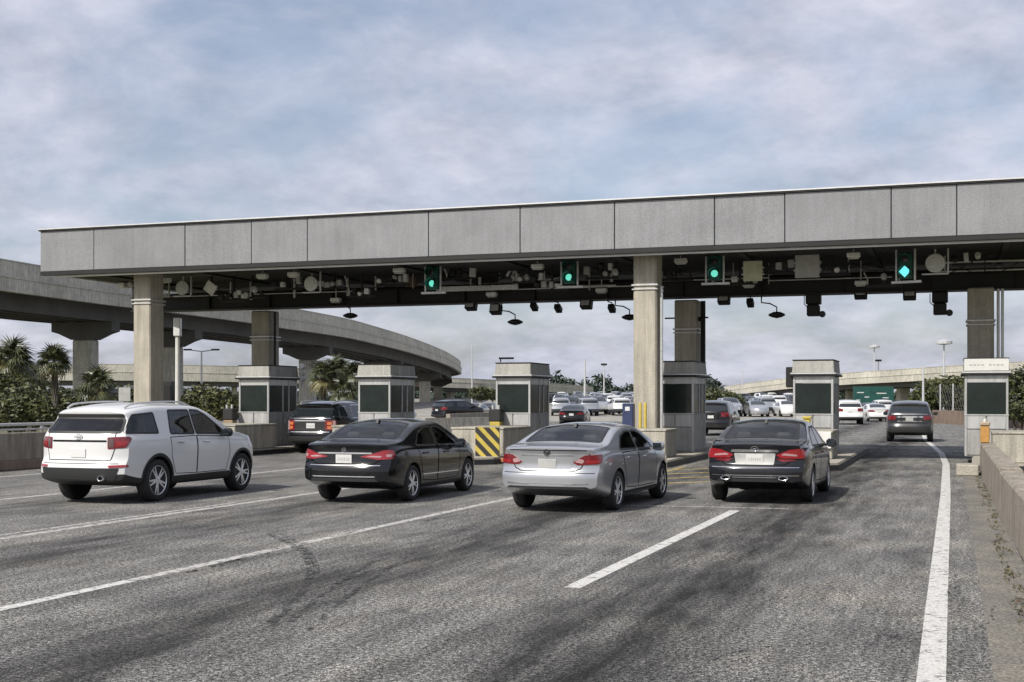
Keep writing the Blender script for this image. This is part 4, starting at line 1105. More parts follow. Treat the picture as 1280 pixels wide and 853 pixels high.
B1 = dict(SUV)         # boxy black SUV at the booth
B1.update(lamps=[('tail_lamp', [(-.20, .80), (.16, .80), (.16, 1.14), (-.20, 1.14)], M_redd, .010), ('lamp_lens', [(-.14, .98), (.0, .98), (.0, 1.08), (-.14, 1.08)], M_amber, .014), ('lamp_lens', [(-.14, .84), (.0, .84), (.0, .94), (-.14, .94)], M_amber, .014), ('lamp_lens', [(.03, .82), (.12, .82), (.12, 1.12), (.03, 1.12)], M_clear, .014)],
    rear_patches=[('tailgate_panel', [(-.62, .80), (.62, .80), (.62, 1.08), (-.62, 1.08)], 'R', M_black, .006), ('trim_bar', [(-.66, 1.10), (.66, 1.10), (.66, 1.14), (-.66, 1.14)], 'R', M_chrome, .008), ('bumper_trim', [(-.74, .44), (.74, .44), (.80, .60), (-.80, .60)], 'R', M_black, .006)],
    rear_lines=[([(-.74, 1.2), (.74, 1.2)], 'R', .016, M_chrome, 'tailgate_line'), ([(-.72, .74), (.72, .74)], 'R', .012, M_pipe, 'bumper_line')],
    plate=(.05, .95, .32, .17), win_trim='c', rails=W1['rails'])
D1 = dict(SUV)         # dark SUV driving off in the right lane
D1.update(lamps=[('tail_lamp', [(-.20, .95), (.20, .97), (.26, 1.14), (-.20, 1.14)], M_redd, .010)],
    rear_patches=[('tailgate_panel', [(-.55, 1.05), (.55, 1.05), (.55, 1.12), (-.55, 1.12)], 'R', M_chrome, .006), ('bumper_trim', [(-.78, .44), (.78, .44), (.82, .68), (-.82, .68)], 'R', M_black, .006)],
    rear_lines=[([(-.74, 1.2), (.74, 1.2)], 'R', .02, M_chrome, 'tailgate_line'), ([(-.5, .90), (.5, .90)], 'R', .03, M_chrome, 'tailgate_line'), ([(-.72, .56), (.72, .56)], 'R', .03, M_pipe, 'bumper_line')], plate=(0, .98, .31, .15), plate_mat=M_grey)

P_white = mat('paint_white', (0.66, 0.66, 0.65), 0.28, coat=0.8)
P_black = mat('paint_black', (0.006, 0.0065, 0.008), 0.16, coat=0.55, spec=0.35)
P_silver = mat('paint_silver', (0.46, 0.47, 0.49), 0.28, metal=0.65, coat=1.0)
P_dark = mat('paint_dark_blue_grey', (0.013, 0.0135, 0.0165), 0.2, metal=0.2, coat=0.6, spec=0.35)
P_char = mat('paint_charcoal', (0.035, 0.036, 0.038), 0.3, metal=0.4, coat=0.8)
for sp_, pm_ in ((S1, P_silver), (S2, P_black), (S3, P_dark), (W1, P_white), (B1, P_black), (D1, P_char)):
    sp_['rear_patches'] = [(a, b_, c, d if d is not None else pm_, e) for a, b_, c, d, e in sp_['rear_patches']]
    if 'plate_mat' in sp_ and sp_['plate_mat'] is None: sp_['plate_mat'] = P_white
GQ = 'cars queueing for the toll booths'
car(W1, 'white_suv', 'large white SUV with roof rails, leftmost car in the queue', 'car', (-14.5, 18.62, 0), 0, P_white, GQ)
car(S2, 'black_saloon', 'glossy black saloon between the white SUV and the silver saloon', 'car', (-10.12, 20.2, 0), 0, P_black, GQ)
car(S1, 'silver_saloon', 'silver saloon with red tail lamps, nearest car in the middle', 'car', (-6.20, 19.65, 0), R(-3), P_silver, GQ)
car(S3, 'dark_saloon', 'dark blue-grey saloon with twin oval exhausts and chrome strips', 'car', (-3.27, 22.45, 0), R(-0.5), P_dark, GQ)
car(B1, 'black_suv', 'boxy black SUV stopped beside the leftmost toll booth', 'car', (-20.45, 38.3, 0), 0, P_black, GQ)
car(D1, 'charcoal_suv', 'charcoal SUV driving away past the right-hand booths', 'car', (-1.72, 57.0, 0), R(1), P_char, 'cars beyond the booths')
# ---- plainer cars beyond the plaza
F_S = dict(SEDAN); F_S.update(lamps=[('tail_lamp', [(-.34, .80), (.22, .80), (.30, .95), (-.20, .95)], M_redd, .010)], plate=(0, .8, .31, .15))
F_V = dict(SUV); F_V.update(lamps=[('tail_lamp', [(-.24, .95), (.25, .97), (.30, 1.18), (-.24, 1.18)], M_redd, .010)], plate=(0, .95, .31, .15))
def gcar(sp_, nm, lb, px, d, rz, paint):
    v = gnd(px, d); return car(sp_, nm, lb, 'car', v, rz, paint, 'cars beyond the booths', full=False)
gcar(F_V, 'white_suv', 'white SUV beyond the booths, just right of the second booth from the right', 1063, 92, R(8), P_white)
gcar(F_S, 'white_saloon', 'white saloon beyond the booths, left of the charcoal SUV', 1100, 104, R(14), P_white)
gcar(F_V, 'black_suv', 'small black SUV far off between the second and third booths from the left', 545, 104, R(-28), P_black)
gcar(F_S, 'black_saloon', 'black saloon beyond the booth with the striped board', 714, 86, R(10), P_black)
gcar(F_V, 'dark_suv', 'dark SUV half hidden beside the booth right of the bright column', 888, 64, R(2), P_dark)
gcar(F_S, 'grey_saloon', 'grey saloon far off beside the second SUV, behind the flyover columns', 452, 112, R(-60), P_silver)

# ---- the packed car park: 60-odd small cars, body, glass and wheels in one mesh each
def tiny(kind, paint):
    sp_ = SEDAN if kind == 's' else SUV
    cs = CarShape(sp_, 0, 14, 4)
    bm = cs.bm
    def add(b2, mi):
        me = bpy.data.meshes.new('t'); b2.to_mesh(me); b2.free()
        n0 = len(bm.faces); bm.from_mesh(me); bm.faces.ensure_lookup_table()
        for f in bm.faces[n0:]: f.material_index = mi
    for poly in sp_['side_glass']:
        for sd in ('S+', 'S-'): add(cs.patch(poly, sd, .02, .02, .5), 1)
    for poly in sp_.get('rear_glass_top', []): add(cs.patch(poly, 'T', .03, .02, .3), 1)
    for poly in sp_.get('rear_glass', []): add(cs.patch(poly, 'R', .02, .02, .5), 1)
    add(cs.patch(sp_['windscreen'], 'T', .03, .02, .3), 1)
    for y in sp_['axles']:
        for sg in (-1, 1):
            b2 = NEW(); lathe(b2, [(-.12, sp_['wr']), (.12, sp_['wr'])], 12, 0, 'X', Matrix.Translation((sg * .82, y, sp_['wr']))); add(b2, 2)
    bmesh.ops.recalc_face_normals(bm, faces=bm.faces)
    me = bpy.data.meshes.new('parked_car'); bm.to_mesh(me); bm.free()
    for m in (paint, M_glass, M_rub): me.materials.append(m)
    me.polygons.foreach_set('use_smooth', [True] * len(me.polygons)); me.set_sharp_from_angle(angle=R(35))
    return me
P_red = mat('paint_maroon', (0.16, 0.02, 0.02), 0.3, coat=.8)
P_blu = mat('paint_blue', (0.04, 0.07, 0.14), 0.3, coat=.8)
P_tan = mat('paint_beige', (0.42, 0.38, 0.30), 0.3, metal=.4, coat=.8)
tones = [('white', P_white, 5), ('silver', P_silver, 7), ('black', P_black, 5), ('charcoal grey', P_char, 4), ('beige', P_tan, 2), ('maroon', P_red, .5), ('blue', P_blu, .4)]
TM = [(nm, k, tiny(k, p)) for nm, p, w in tones for k in 'sv' for _ in range(1) ]
wts = [w for nm, p, w in tones for k in 'sv']
ROWS = (124, 134, 145, 157, 170, 184, 199, 216, 235, 256, 280)
RN = ['front', 'second', 'third', 'fourth', 'fifth', 'sixth', 'seventh', 'eighth', 'ninth', 'tenth', 'last']
for d in ROWS:
    for (pa, pb) in ((694, 800), (890, 1003)):
        step = 5.4 * FPX / d if (d in (145, 199)) else 2.8 * FPX / d
        px = pa + random.uniform(0, step)
        while px < pb:
            nm, k, me = random.choices(TM, wts)[0]
            v = gnd(px, d + random.uniform(-1.2, 1.2)); v.z = lot_z(d)
            o = link('parked_car', me, None, v)
            o.rotation_euler = (0, 0, YAW + R(random.choice((0, 180)) + random.uniform(-9, 9)) + (R(90) if d in (145, 199) else 0))
            row = RN[ROWS.index(d)]; sd_ = 'left' if px < 820 else 'right'
            o['label'] = f'distant {nm} {"car" if k == "s" else "SUV"} in the {row} row, car park {sd_} of the bright column'; o['category'] = 'car'; o['group'] = f'{row} row of the car park {sd_} of the column'
            px += step * random.uniform(.92, 1.15)
for (px, d) in ((1052, 118), (1080, 126), (1108, 135), (1140, 150), (586, 118), (604, 126)):
    nm, k, me = random.choices(TM, wts)[0]
    o = link('parked_car', me, None, gnd(px, d)); o.rotation_euler = (0, 0, R(random.uniform(-20, 20)))
    sidew = 'right-hand overpass' if px > 900 else 'middle booth on its left'
    o['label'] = f'distant {nm} {"car" if k == "s" else "SUV"} on the road near the {sidew}'; o['category'] = 'car'; o['group'] = f'distant {nm} cars near the {sidew}'
by = {}
for o in COL.objects:
    if o.name.startswith('parked_car'): by.setdefault(o['label'], []).append(o)
for lb, os_ in by.items():
    if len(os_) > 1:
        for w_, o in zip(('leftmost', 'second', 'third', 'fourth', 'fifth'), sorted(os_, key=lambda q: topx(q.location))): o['label'] = w_ + ' ' + lb
# ================================================================== OVERHEAD EQUIPMENT
YS = 41.3
def top_anchor(Y): return ZF0 - 0.002
def signal(label, px, py, diamond=False, tilt=0.0, plate=True):
    Y = 39.0; X, z = onY(px, py, Y)
    t = thing('traffic_signal', label, 'traffic signal', (X, Y, z), tilt, 'green lane signals under the canopy')
    bm = NEW(); bx(bm, -.19, .19, 0, .22, -.40, .36, .03); obj('housing', bm, M_sgreen, t)
    for zz, m in ((.17, M_lenso), (-.20, M_lensc if diamond else M_lens)):
        if diamond and zz < 0:
            bm = NEW(); prism(bm, [(-.17, zz), (0, zz - .17), (.17, zz), (0, zz + .17)], 'Y', -.022, -.003); obj('lens', bm, m, t)
        else:
            bm = NEW(); lathe(bm, [(-.022, .001), (-.018, .07), (-.003, .108)], 20, 0, 'Y', Matrix.Translation((0, 0, zz))); obj('lens', bm, m, t, True)
        # visor: three quarters of a short tube
        bm = NEW(); n = 14; prev = None
        for k in range(n + 1):
            a = R(-40 + 260 * k / n); c, s_ = math.cos(a) * .16, math.sin(a) * .16
            cur = [bm.verts.new((c, -.003, zz + s_)), bm.verts.new((c, -.24 if not diamond else -.12, zz + s_)), bm.verts.new((c * 1.06, -.003, zz + s_ * 1.06)), bm.verts.new((c * 1.06, -.24 if not diamond else -.12, zz + s_ * 1.06))]
            if prev:
                bm.faces.new((prev[0], prev[1], cur[1], cur[0])); bm.faces.new((prev[2], prev[3], cur[3], cur[2])); bm.faces.new((prev[1], prev[3], cur[3], cur[1]))
            prev = cur
        obj('visor', bm, M_sgreen, t, True)
    if plate:
        bm = NEW(); bx(bm, .24, .30, .06, .12, -.46, top_anchor(Y) - z, .008); bx(bm, -.30, -.24, .06, .12, -.46, top_anchor(Y) - z, .008); bx(bm, -.42, .46, .05, .13, -.54, -.463, .01); obj('hanger', bm, M_pipe, t)
    else:
        bm = NEW(); bx(bm, -.05, .05, .06, .14, .363, top_anchor(Y) - z, .01); obj('hanger', bm, M_steel, t)
    return t
signal('green lane signal above the black saloon, leftmost of four', 540, 347)
signal('green lane signal left of the bright column, second from left', 711, 339)
signal('green lane signal above the dark saloon, third from left', 893, 334)
signal('tilted lane signal with a bright cyan diamond lens, rightmost', 1131, 331, True, R(-14), True)

def floodlight(label, px, py, Y, drop_from=None):
    X, z = onY(px, py, Y)
    t = thing('floodlight', label, 'floodlight', (X, Y, z), 0, 'small pale floodlights under the canopy')
    bm = NEW(); bx(bm, -.19, .19, -.12, .12, -.07, .07, .02); obj('housing', bm, M_box, t)
    bm = NEW(); bx(bm, -.15, .15, -.10, .10, -.11, -.073, .012); obj('lamp_glass', bm, M_disc, t)
    a = (drop_from if drop_from is not None else top_anchor(Y)) - z
    bm = NEW(); tube(bm, [(0, 0, .073 if a > 0 else -.12), (0, 0, a)], .022, 6); obj('stem', bm, M_pipe, t)
    return t
ORD = ['first', 'second', 'third', 'fourth', 'fifth', 'sixth', 'seventh']
for i, (px, py) in enumerate([(207, 350), (328, 345), (367, 343), (499, 338), (672, 333), (851, 326), (1067, 319)]):
    floodlight(f'pale floodlight under the canopy, {ORD[i]} from left in the upper row', px, py, 38.6)
for i, (px, py) in enumerate([(420, 375), (615, 368), (752, 363), (936, 356), (1076, 354)]):
    floodlight(f'pale floodlight on the main beam, {ORD[i]} from the left in the lower row', px, py, 41.9)
def disc_lamp(label, px, py, Y=39.3, r=.26):
    X, z = onY(px, py, Y)
    t = thing('round_lamp', label, 'lamp', (X, Y, z), 0, 'round pale lamps under the canopy')
    bm = NEW(); lathe(bm, [(-.06, .001), (-.06, r * .6), (-.045, r * .62), (-.05, r * .92), (-.03, r), (.10, r * .8), (.16, r * .4), (.16, .001)], 24, 0, 'Y'); obj('reflector', bm, M_disc, t, True, 30)
    bm = NEW(); tube(bm, [(0, .05, r * .82), (0, .05, top_anchor(Y) - z)], .03, 6); obj('stem', bm, M_pipe, t)
    bm = NEW(); bx(bm, -r * 1.35, r * 1.35, -.03, .13, -r * 1.2, -r * 1.06, .01)
    bx(bm, r * 1.2, r * 1.35, .02, .08, -r * 1.05, top_anchor(Y) - z); obj('bracket', bm, M_pipe, t)
disc_lamp('round pale lamp near the left end of the canopy', 228, 360)
disc_lamp('round pale lamp above the leftmost booth', 389, 355)
disc_lamp('round pale lamp right of the cyan diamond signal', 1169, 329, r=.28)
def panel(label, px, py, w, h, m, Y=39.5, rot=0.0, tilt=0.0, nm='sign_back', cat='sign'):
    X, z = onY(px, py, Y)
    t = thing(nm, label, cat, (X, Y, z))
    bm = NEW(); bx(bm, -w / 2, w / 2, -.03, .03, -h / 2, h / 2, .012, M=Matrix.Rotation(tilt, 4, 'X') @ Matrix.Rotation(rot, 4, 'Y')); obj('plate', bm, m, t)
    bm = NEW(); bx(bm, -.03, .03, .07, .12, -h * .3, top_anchor(Y) - z); obj('hanger', bm, M_steel, t)
    bm = NEW(); bx(bm, -w / 2 - .05, w / 2 + .05, .036, .066, -h * .2, -h * .12); bx(bm, -w / 2 - .05, w / 2 + .05, .036, .066, h * .12, h * .2); obj('rail', bm, M_pipe, t)
panel('pale square plate turned on its corner near the left end of the canopy', 263, 360, .42, .42, M_box, rot=R(38), tilt=R(12))
panel('cream square panel under the canopy right of the third signal', 941, 339, .58, .62, M_cream)
panel('pale grey square panel under the canopy, left of the diamond signal', 1009, 333, .72, .70, M_grey)
panel('dark rectangular panel hung under the canopy left of the second signal', 606, 345, .0001 + 1.0, .5, M_soffit, Y=41.8)
def reader(label, px, py, kind=0):
    """toll antennas and cameras hung below the beam"""
    Y = 42.4; X, z = onY(px, py, Y)
    t = thing('toll_camera', label, 'camera', (X, Y, z), 0, 'cameras and antennas hanging from the beam')
    up = ZB0 - .003 - z
    if kind == 0:        # box antenna
        bm = NEW(); bx(bm, -.2, .2, -.15, .15, -.17, .17, .025, M=Matrix.Rotation(R(-18), 4, 'X')); obj('housing', bm, M_steel, t)
        bm = NEW(); bx(bm, -.15, .15, -.19, -.17, -.12, .12, .01, M=Matrix.Rotation(R(-18), 4, 'X')); obj('face_plate', bm, M_grey, t)
        bm = NEW(); tube(bm, [(0, 0, .12), (0, 0, up)], .035, 6); obj('stem', bm, M_steel, t)
    elif kind == 1:      # dome on a bent arm
        bm = NEW(); lathe(bm, [(.10, .001), (.10, .12), (.03, .27), (-.02, .27), (-.07, .17), (-.11, .001)], 18, 0, 'Z'); obj('dome', bm, M_steel, t, True, 40)
        bm = NEW(); tube(bm, [(0, 0, .09), (0, 0, .26), (-.22, 0, .38), (-.5, 0, .42), (-.5, 0, max(up, .45))], .025, 6); obj('arm', bm, M_steel, t)
    elif kind == 2:      # tall twin camera
        bm = NEW(); bx(bm, -.24, .24, -.2, .2, .08, .42, .03); bx(bm, -.2, .2, -.24, .16, -.30, .06, .03); obj('housing', bm, M_steel, t)
        bm = NEW(); lathe(bm, [(-.1, .001), (-.1, .09), (.06, .11), (.06, .001)], 12, 0, 'Y', Matrix.Translation((.28, -.1, -.24))); obj('lens', bm, M_black, t, True)
        bm = NEW(); tube(bm, [(0, 0, .4), (0, 0, max(up, .45))], .04, 6); tube(bm, [(-.3, 0, .38), (-.3, 0, .1), (-.2, 0, .0)], .015, 5); obj('stem', bm, M_steel, t)
    else:                # small camera on a short drop
        bm = NEW(); bx(bm, -.11, .11, -.2, .16, -.10, .09, .02, M=Matrix.Rotation(R(-25), 4, 'X')); obj('housing', bm, M_steel, t)
        bm = NEW(); tube(bm, [(0, 0, .08), (0, 0, .2), (-.15, 0, .25), (-.15, 0, max(up, .26))], .022, 6); obj('stem', bm, M_steel, t)
RD = [(438, 395, 1), (589, 382, 0), (620, 387, 0), (644, 403, 1), (668, 384, 3), (698, 386, 3), (733, 380, 0), (765, 386, 3), (787, 397, 1), (905, 374, 0), (938, 379, 3), (971, 394, 1), (1017, 384, 2), (1076, 367, 0), (1137, 368, 0), (1175, 382, 2)]
KN = ['dark box antenna', 'dark dome camera on a bent arm', 'bulky twin camera', 'small drop camera']
cnt = {}
for px, py, k in RD:
    cnt[k] = cnt.get(k, 0) + 1
    reader(f'{KN[k]} under the beam, {ORD[cnt[k] - 1]} such from left', px, py, k)
# clustered dark fittings between the beam and the soffit
def cluster(label, px, py, n, seed):
    rr = random.Random(seed); Y = 40.0; X, z = onY(px, py, Y)
    t = thing('equipment_cluster', label, 'equipment', (X, Y, z), 0, 'clusters of fittings under the canopy')
    bm = NEW(); bx(bm, -.55, .55, .02, .10, -.16, -.08, .01); bx(bm, -.03, .03, .0, .06, -.08, ZF0 - .003 - z); obj('mounting_rail', bm, M_steel, t)
    for k in range(n):
        x = -.48 + .96 * k / max(n - 1, 1); q = rr.random()
        bm = NEW()
        s_ = rr.uniform(.6, 1.15)
        if q < .3: lathe(bm, [(-.12, .001), (-.12, .08 * s_), (-.10, .10 * s_), (.06, .09 * s_), (.10, .04), (.10, .001)], 14, 0, 'Y', Matrix.Translation((x, -.08, rr.uniform(-.04, .14))) @ Matrix.Rotation(rr.uniform(-.5, .5), 4, 'X'))
        elif q < .5: tube(bm, [(x, .0, -.08), (x + rr.uniform(-.05, .05), -.06, .05), (x + rr.uniform(-.12, .12), -.1, .28)], .03 * s_, 7)
        else: bx(bm, x - .10 * s_, x + .10 * s_, -.14, .018, -.08 + rr.uniform(0, .06), .08 + rr.uniform(0, .16), .015, M=Matrix.Rotation(rr.uniform(-.12, .12), 4, 'Y'))
        obj('fitting', bm, rr.choice([M_grey, M_steel, M_steel, M_black, M_grey, M_pipe, M_disc]), t)
for i, (px, py, n) in enumerate([(292, 372, 4), (360, 357, 4), (418, 356, 5), (492, 352, 6), (660, 348, 5), (752, 343, 4), (970, 336, 6), (1105, 352, 3), (180, 355, 3), (250, 343, 5), (315, 368, 4), (452, 366, 5), (575, 343, 5), (690, 358, 5), (770, 335, 4), (845, 345, 4), (925, 350, 4), (1040, 338, 4), (1215, 325, 4)]):
    cluster(f'lamps and boxes under the canopy near {["the leftmost column pair", "the leftmost booth", "the second booth from the left", "the first signal on its left", "the second signal on its left", "the bright column on its left", "the cream panel on its right", "the cyan signal on its lower left", "the left end of the beam", "the turned square plate", "the leftmost booth and its rear column", "the lowest lamp above the second booth", "the open access frame", "the second signal on its lower left", "the bright column, upper left", "the bright column, right side", "the underside of the cream panel", "the pale grey square panel, right side", "the top of the rightmost column"][i]}', px, py, n, i)
# camera on the left end bracket
X, z = onY(155, 357, 40.5)
t = thing('bracket_camera', 'pale camera on an outrigger bracket at the left end of the beam', 'camera', (X, 40.5, z))
bm = NEW(); bx(bm, -.14, .14, -.2, .2, -.10, .10, .02); obj('housing', bm, M_box, t)
bm = NEW(); tube(bm, [(0, 0, .1), (0, .3, .3), (.5, .3, ZF0 - z - .003)], .03, 6); obj('arm', bm, M_steel, t)
X, z = onY(514, 353, 41.3)
t = thing('brown_box', 'brown junction box left of the first green signal', 'box', (X, 41.3, z))
bm = NEW(); bx(bm, -.2, .2, -.1, .1, -.16, .16, .015); obj('housing', bm, mat('brown_box', (.16, .10, .06), .6, var=.3, vs=9), t)
bm = NEW(); tube(bm, [(0, 0, .16), (0, 0, ZF0 - .004 - z)], .03, 6); obj('hanger', bm, M_steel, t)

# ================================================================== ISLAND FURNITURE
def one(name, bm, m, loc, label, cat, group=None, smooth=False):
    o = obj(name, bm, m, loc=loc, smooth=smooth); o['label'] = label; o['category'] = cat
    if group: o['group'] = group
    return o
BG = 'concrete blocks in front of the booths'
def block(x0, x1, y0, y1, h, label, m=M_conc, zb=.203):
    t = thing('concrete_block', label, 'concrete block', ((x0 + x1) / 2, (y0 + y1) / 2, zb), group=BG)
    hx, hy = (x1 - x0) / 2, (y1 - y0) / 2
    bm = NEW(); bx(bm, -hx, hx, -hy, hy, 0, h - .06, .02); obj('core', bm, m, t)
    bm = NEW(); bx(bm, -hx - .02, hx + .02, -hy - .02, hy + .02, h - .057, h, .012); obj('coping', bm, m, t)
    return t
block(-9.25, -7.55, 35.0, 36.5, .80, 'pale concrete block at the foot of the bright column', M_conc)
block(-14.2, -12.55, 35.6, 38.2, .80, 'concrete block behind the striped board')
block(-18.9, -17.6, 37.0, 38.6, .80, 'concrete block in front of the booth behind the black saloon')
block(-23.6, -21.75, 35.8, 38.4, .82, 'grey concrete block before the leftmost booth')
block(-4.7, -3.1, 35.8, 37.6, .78, 'concrete block before the second booth from the right')
block(1.0, 1.95, 35.2, 37.2, .80, 'concrete block beside the orange cabinet at the right edge')
# striped hazard board
t = thing('hazard_board', 'yellow and black diagonal striped hazard board on the island nose', 'sign', (-12.62, 34.4, .06), group=None)
bm = NEW(); bx(bm, -.37, .37, .012, .05, 0.02, .98, .0); obj('board', bm, M_yel, t)
# black diagonal stripes: thin proud strips clipped to the board
def clip(poly, x0, x1, z0, z1):
    for ax, lim, keep in ((0, x0, 1), (0, x1, -1), (1, z0, 1), (1, z1, -1)):
        out = []
        for i in range(len(poly)):
            a, b_ = poly[i], poly[(i + 1) % len(poly)]
            ia, ib = (a[ax] - lim) * keep >= 0, (b_[ax] - lim) * keep >= 0
            if ia: out.append(a)
            if ia != ib:
                f = (lim - a[ax]) / (b_[ax] - a[ax]); out.append((a[0] + f * (b_[0] - a[0]), a[1] + f * (b_[1] - a[1])))
        poly = out
        if not poly: break
    return poly
for k in range(-3, 6):
    c = k * .36
    pl = clip([(-.5, c + .62), (.5, c - .38), (.5, c - .19), (-.5, c + .81)], -.365, .365, .025, .975)
    if len(pl) >= 3:
        bm = NEW(); prism(bm, pl, 'Y', .004, .011); obj('stripe', bm, M_black, t)
bm = NEW(); bx(bm, -.62, .52, -.06, .20, -.02, .10, .01); obj('base', bm, M_orab, t)
bm = NEW(); bx(bm, -.05, .05, .055, .12, .05, .95); obj('post', bm, M_pipe, t)
# gate cabinet behind the board
def gate(x, y, label, body=M_yel, arm=True):
    t = thing('gate_cabinet', label, 'gate cabinet', (x, y, .203), group='lane gate cabinets')
    bm = NEW(); bx(bm, -.18, .18, -.16, .16, 0, .92, .02); obj('cabinet', bm, body, t)
    bm = NEW(); bx(bm, -.20, .20, -.18, .18, .923, 1.32, .03); obj('head', bm, M_black, t)
    for s_ in (-.1, .1):
        bm = NEW(); tube(bm, [(s_, -.05, 1.32), (s_, -.05, 1.45)], .04, 8); obj('lamp', bm, M_pipe, t)
gate(-13.9, 38.75, 'yellow and black gate cabinet left of the striped board')
gate(-23.7, 38.7, 'gate cabinet at the left front of the leftmost booth', mat('tan_paint', (.34, .24, .15), .6, var=.3, vs=5))
# blue cabinet and yellow bollards at the bright column
bm = NEW(); bx(bm, -.16, .16, -.14, .14, 0, .72, .02); t0 = one('blue_cabinet', bm, M_blue, (-8.92, 36.3, 1.005), 'narrow blue cabinet at the foot of the bright column', 'cabinet')
bm = NEW(); bx(bm, -.07, .07, -.155, -.143, .5, .62, .004); obj('display', bm, M_disc, t0)
for i, x in enumerate((-8.55, -8.4)):
    bm = NEW(); lathe(bm, [(0, .045), (.70, .045), (.74, .03), (.75, .001)], 12, 0, 'Z')
    one('bollard', bm, M_yel, (x, 36.2, 1.005), f'thin yellow post before the bright column, {["left", "right"][i]} of the pair', 'bollard', 'yellow posts at the bright column', True)
# yellow cabinet with notices at the second booth from the right
X_, _z = onY(1009, 528, 36.4)
bm = NEW(); bx(bm, -.09, .09, -.09, .09, 0, .30, .02); bx(bm, -.12, .12, -.12, .12, .303, .38, .02)
one('yellow_cabinet', bm, M_yel, (X_, 36.4, .985), 'small yellow ticket box before the second booth from the right', 'cabinet')
X_, _z = onY(1026, 542, 35.6)
t = thing('notice_board', 'small pale notice panel below the yellow ticket box', 'sign', (X_, 35.72, .5))
bm = NEW(); bx(bm, -.26, .26, 0, .04, 0, .46, .006); obj('panel', bm, M_white, t)
bm = NEW(); bx(bm, -.22, -.04, -.006, -.001, .05, .38); obj('notice', bm, mat('pink_notice', (.42, .27, .27), .6), t)
# orange cabinet on the end of the right barrier
X_, _z = onY(1221, 535, 34.3)
bm = NEW(); bx(bm, -.11, .11, -.10, .10, 0, .42, .02)
t0 = one('orange_cabinet', bm, M_ora, (max(X_, .78), 34.3, .745), 'orange cabinet on the end of the right barrier', 'cabinet')
bm = NEW(); bx(bm, -.125, .125, -.12, .12, .423, .53, .03); obj('lid', bm, mat('tan_lid', (.38, .29, .21), .6, var=.3, vs=6), t0)
bm = NEW(); lathe(bm, [(.53, .04), (.58, .04), (.61, .001)], 10, 0, 'Z'); obj('beacon', bm, M_white, t0)
# flat crate and low box at the barrier foot
bm = NEW(); bx(bm, -.26, .24, -.5, .6, 0, .26, .02); one('low_block', bm, M_kerb, (.36, 33.0, .003), 'low concrete stub at the foot of the right barrier', 'block')
# lamp stack on the leftmost booth
bm = NEW(); tube(bm, [(0, 0, 0), (0, 0, .75)], .03, 8)
t0 = one('lane_beacon', bm, M_pipe, (-22.2, 41.2, 2.35), 'stack of small round lamps at the rear of the leftmost booth', 'lamp')
for k in range(3):
    bm = NEW(); lathe(bm, [(-.08, .001), (-.08, .10), (.08, .12), (.1, .001)], 12, 0, 'Y', Matrix.Translation((0, -.08, .25 + .22 * k))); obj('lamp', bm, M_disc, t0, True)
bm = NEW(); bx(bm, -.25, .25, -.05, .05, .10, .16, .01); tube(bm, [(-.2, 0, 0), (-.2, 0, .12)], .02, 6)
t0 = one('roof_gadget', bm, M_black, (-13.75, 39.3, 3.05), 'small dark fitting on the roof of the booth behind the striped board', 'fitting')
bm = NEW(); bx(bm, -.11, .11, -.09, .09, 0, .62, .02)
one('speaker_box', bm, M_steel, (-4.66, 39.4, 2.2), 'dark vertical box on the left side of the second booth from the right', 'box')

# railing behind the rightmost booth
t = thing('railing', 'black vertical-bar railing at the right edge beside the last booth', 'railing', (2.0, 37.0, .0), group=None)
for k in range(26):
    bm = NEW(); bx(bm, -.012, .012, -.012, .012, .05, 1.42); o = obj('bar', bm, M_steel, t); o.location = (.0 + .13 * k, 0, 0)
for z_ in (.10, 1.40):
    bm = NEW(); bx(bm, -.1, 3.4, -.02, .02, z_, z_ + .04); obj('rail', bm, M_steel, t)
for x in (0, 1.6, 3.2):
    bm = NEW(); bx(bm, x - .035 - .04, x + .035 - .04, .025, .09, 0, 1.55); obj('post', bm, M_steel, t)

# brown wall on the right beyond the plaza
t = thing('brown_wall', 'low brown wall beside the road beyond the rightmost booth', 'wall', (3, 95, 0))
a, b_ = gnd(1168, 98), gnd(1330, 74)
n = 7
for k in range(n):
    p, q = a.lerp(b_, k / n), a.lerp(b_, (k + .985) / n)
    bm = sweep([(p.x - 3, p.y - 95), (q.x - 3, q.y - 95)], [(-.15, 0), (-.15, 1.0), (.15, 1.0), (.15, 0)]); obj('wall_segment', bm, M_brick, t)
# chain-link fence above it: posts, rails and crossed wires
M_wire = mat('fence_wire', (.10, .10, .095), .6, metal=.3)
t = thing('wire_fence', 'tall crossed-wire fence behind the low brown wall', 'fence', (a.x, a.y, 0))
dirv = (b_ - a); Lf = dirv.length; dirv.normalize(); an = math.atan2(dirv.y, dirv.x)
bm = NEW()
for k in range(int(Lf / .55)):
    for s_ in (-1, 1):
        u0 = k * .55; u1 = u0 + s_ * 1.7
        tube(bm, [(u0, .5, .9), (u1, .5, 2.9)], .022, 3, cap=False)
o = obj('wire_mesh', bm, M_wire, t); o['kind'] = 'stuff'; o.rotation_euler = (0, 0, an)
for k in range(9):
    bm = NEW(); tube(bm, [(0, 0, 0), (0, 0, 3.0)], .05, 6); o = obj('post', bm, M_pipe, t); o.location = dirv * (k * Lf / 8) + Vector((-dirv.y, dirv.x, 0)) * .45
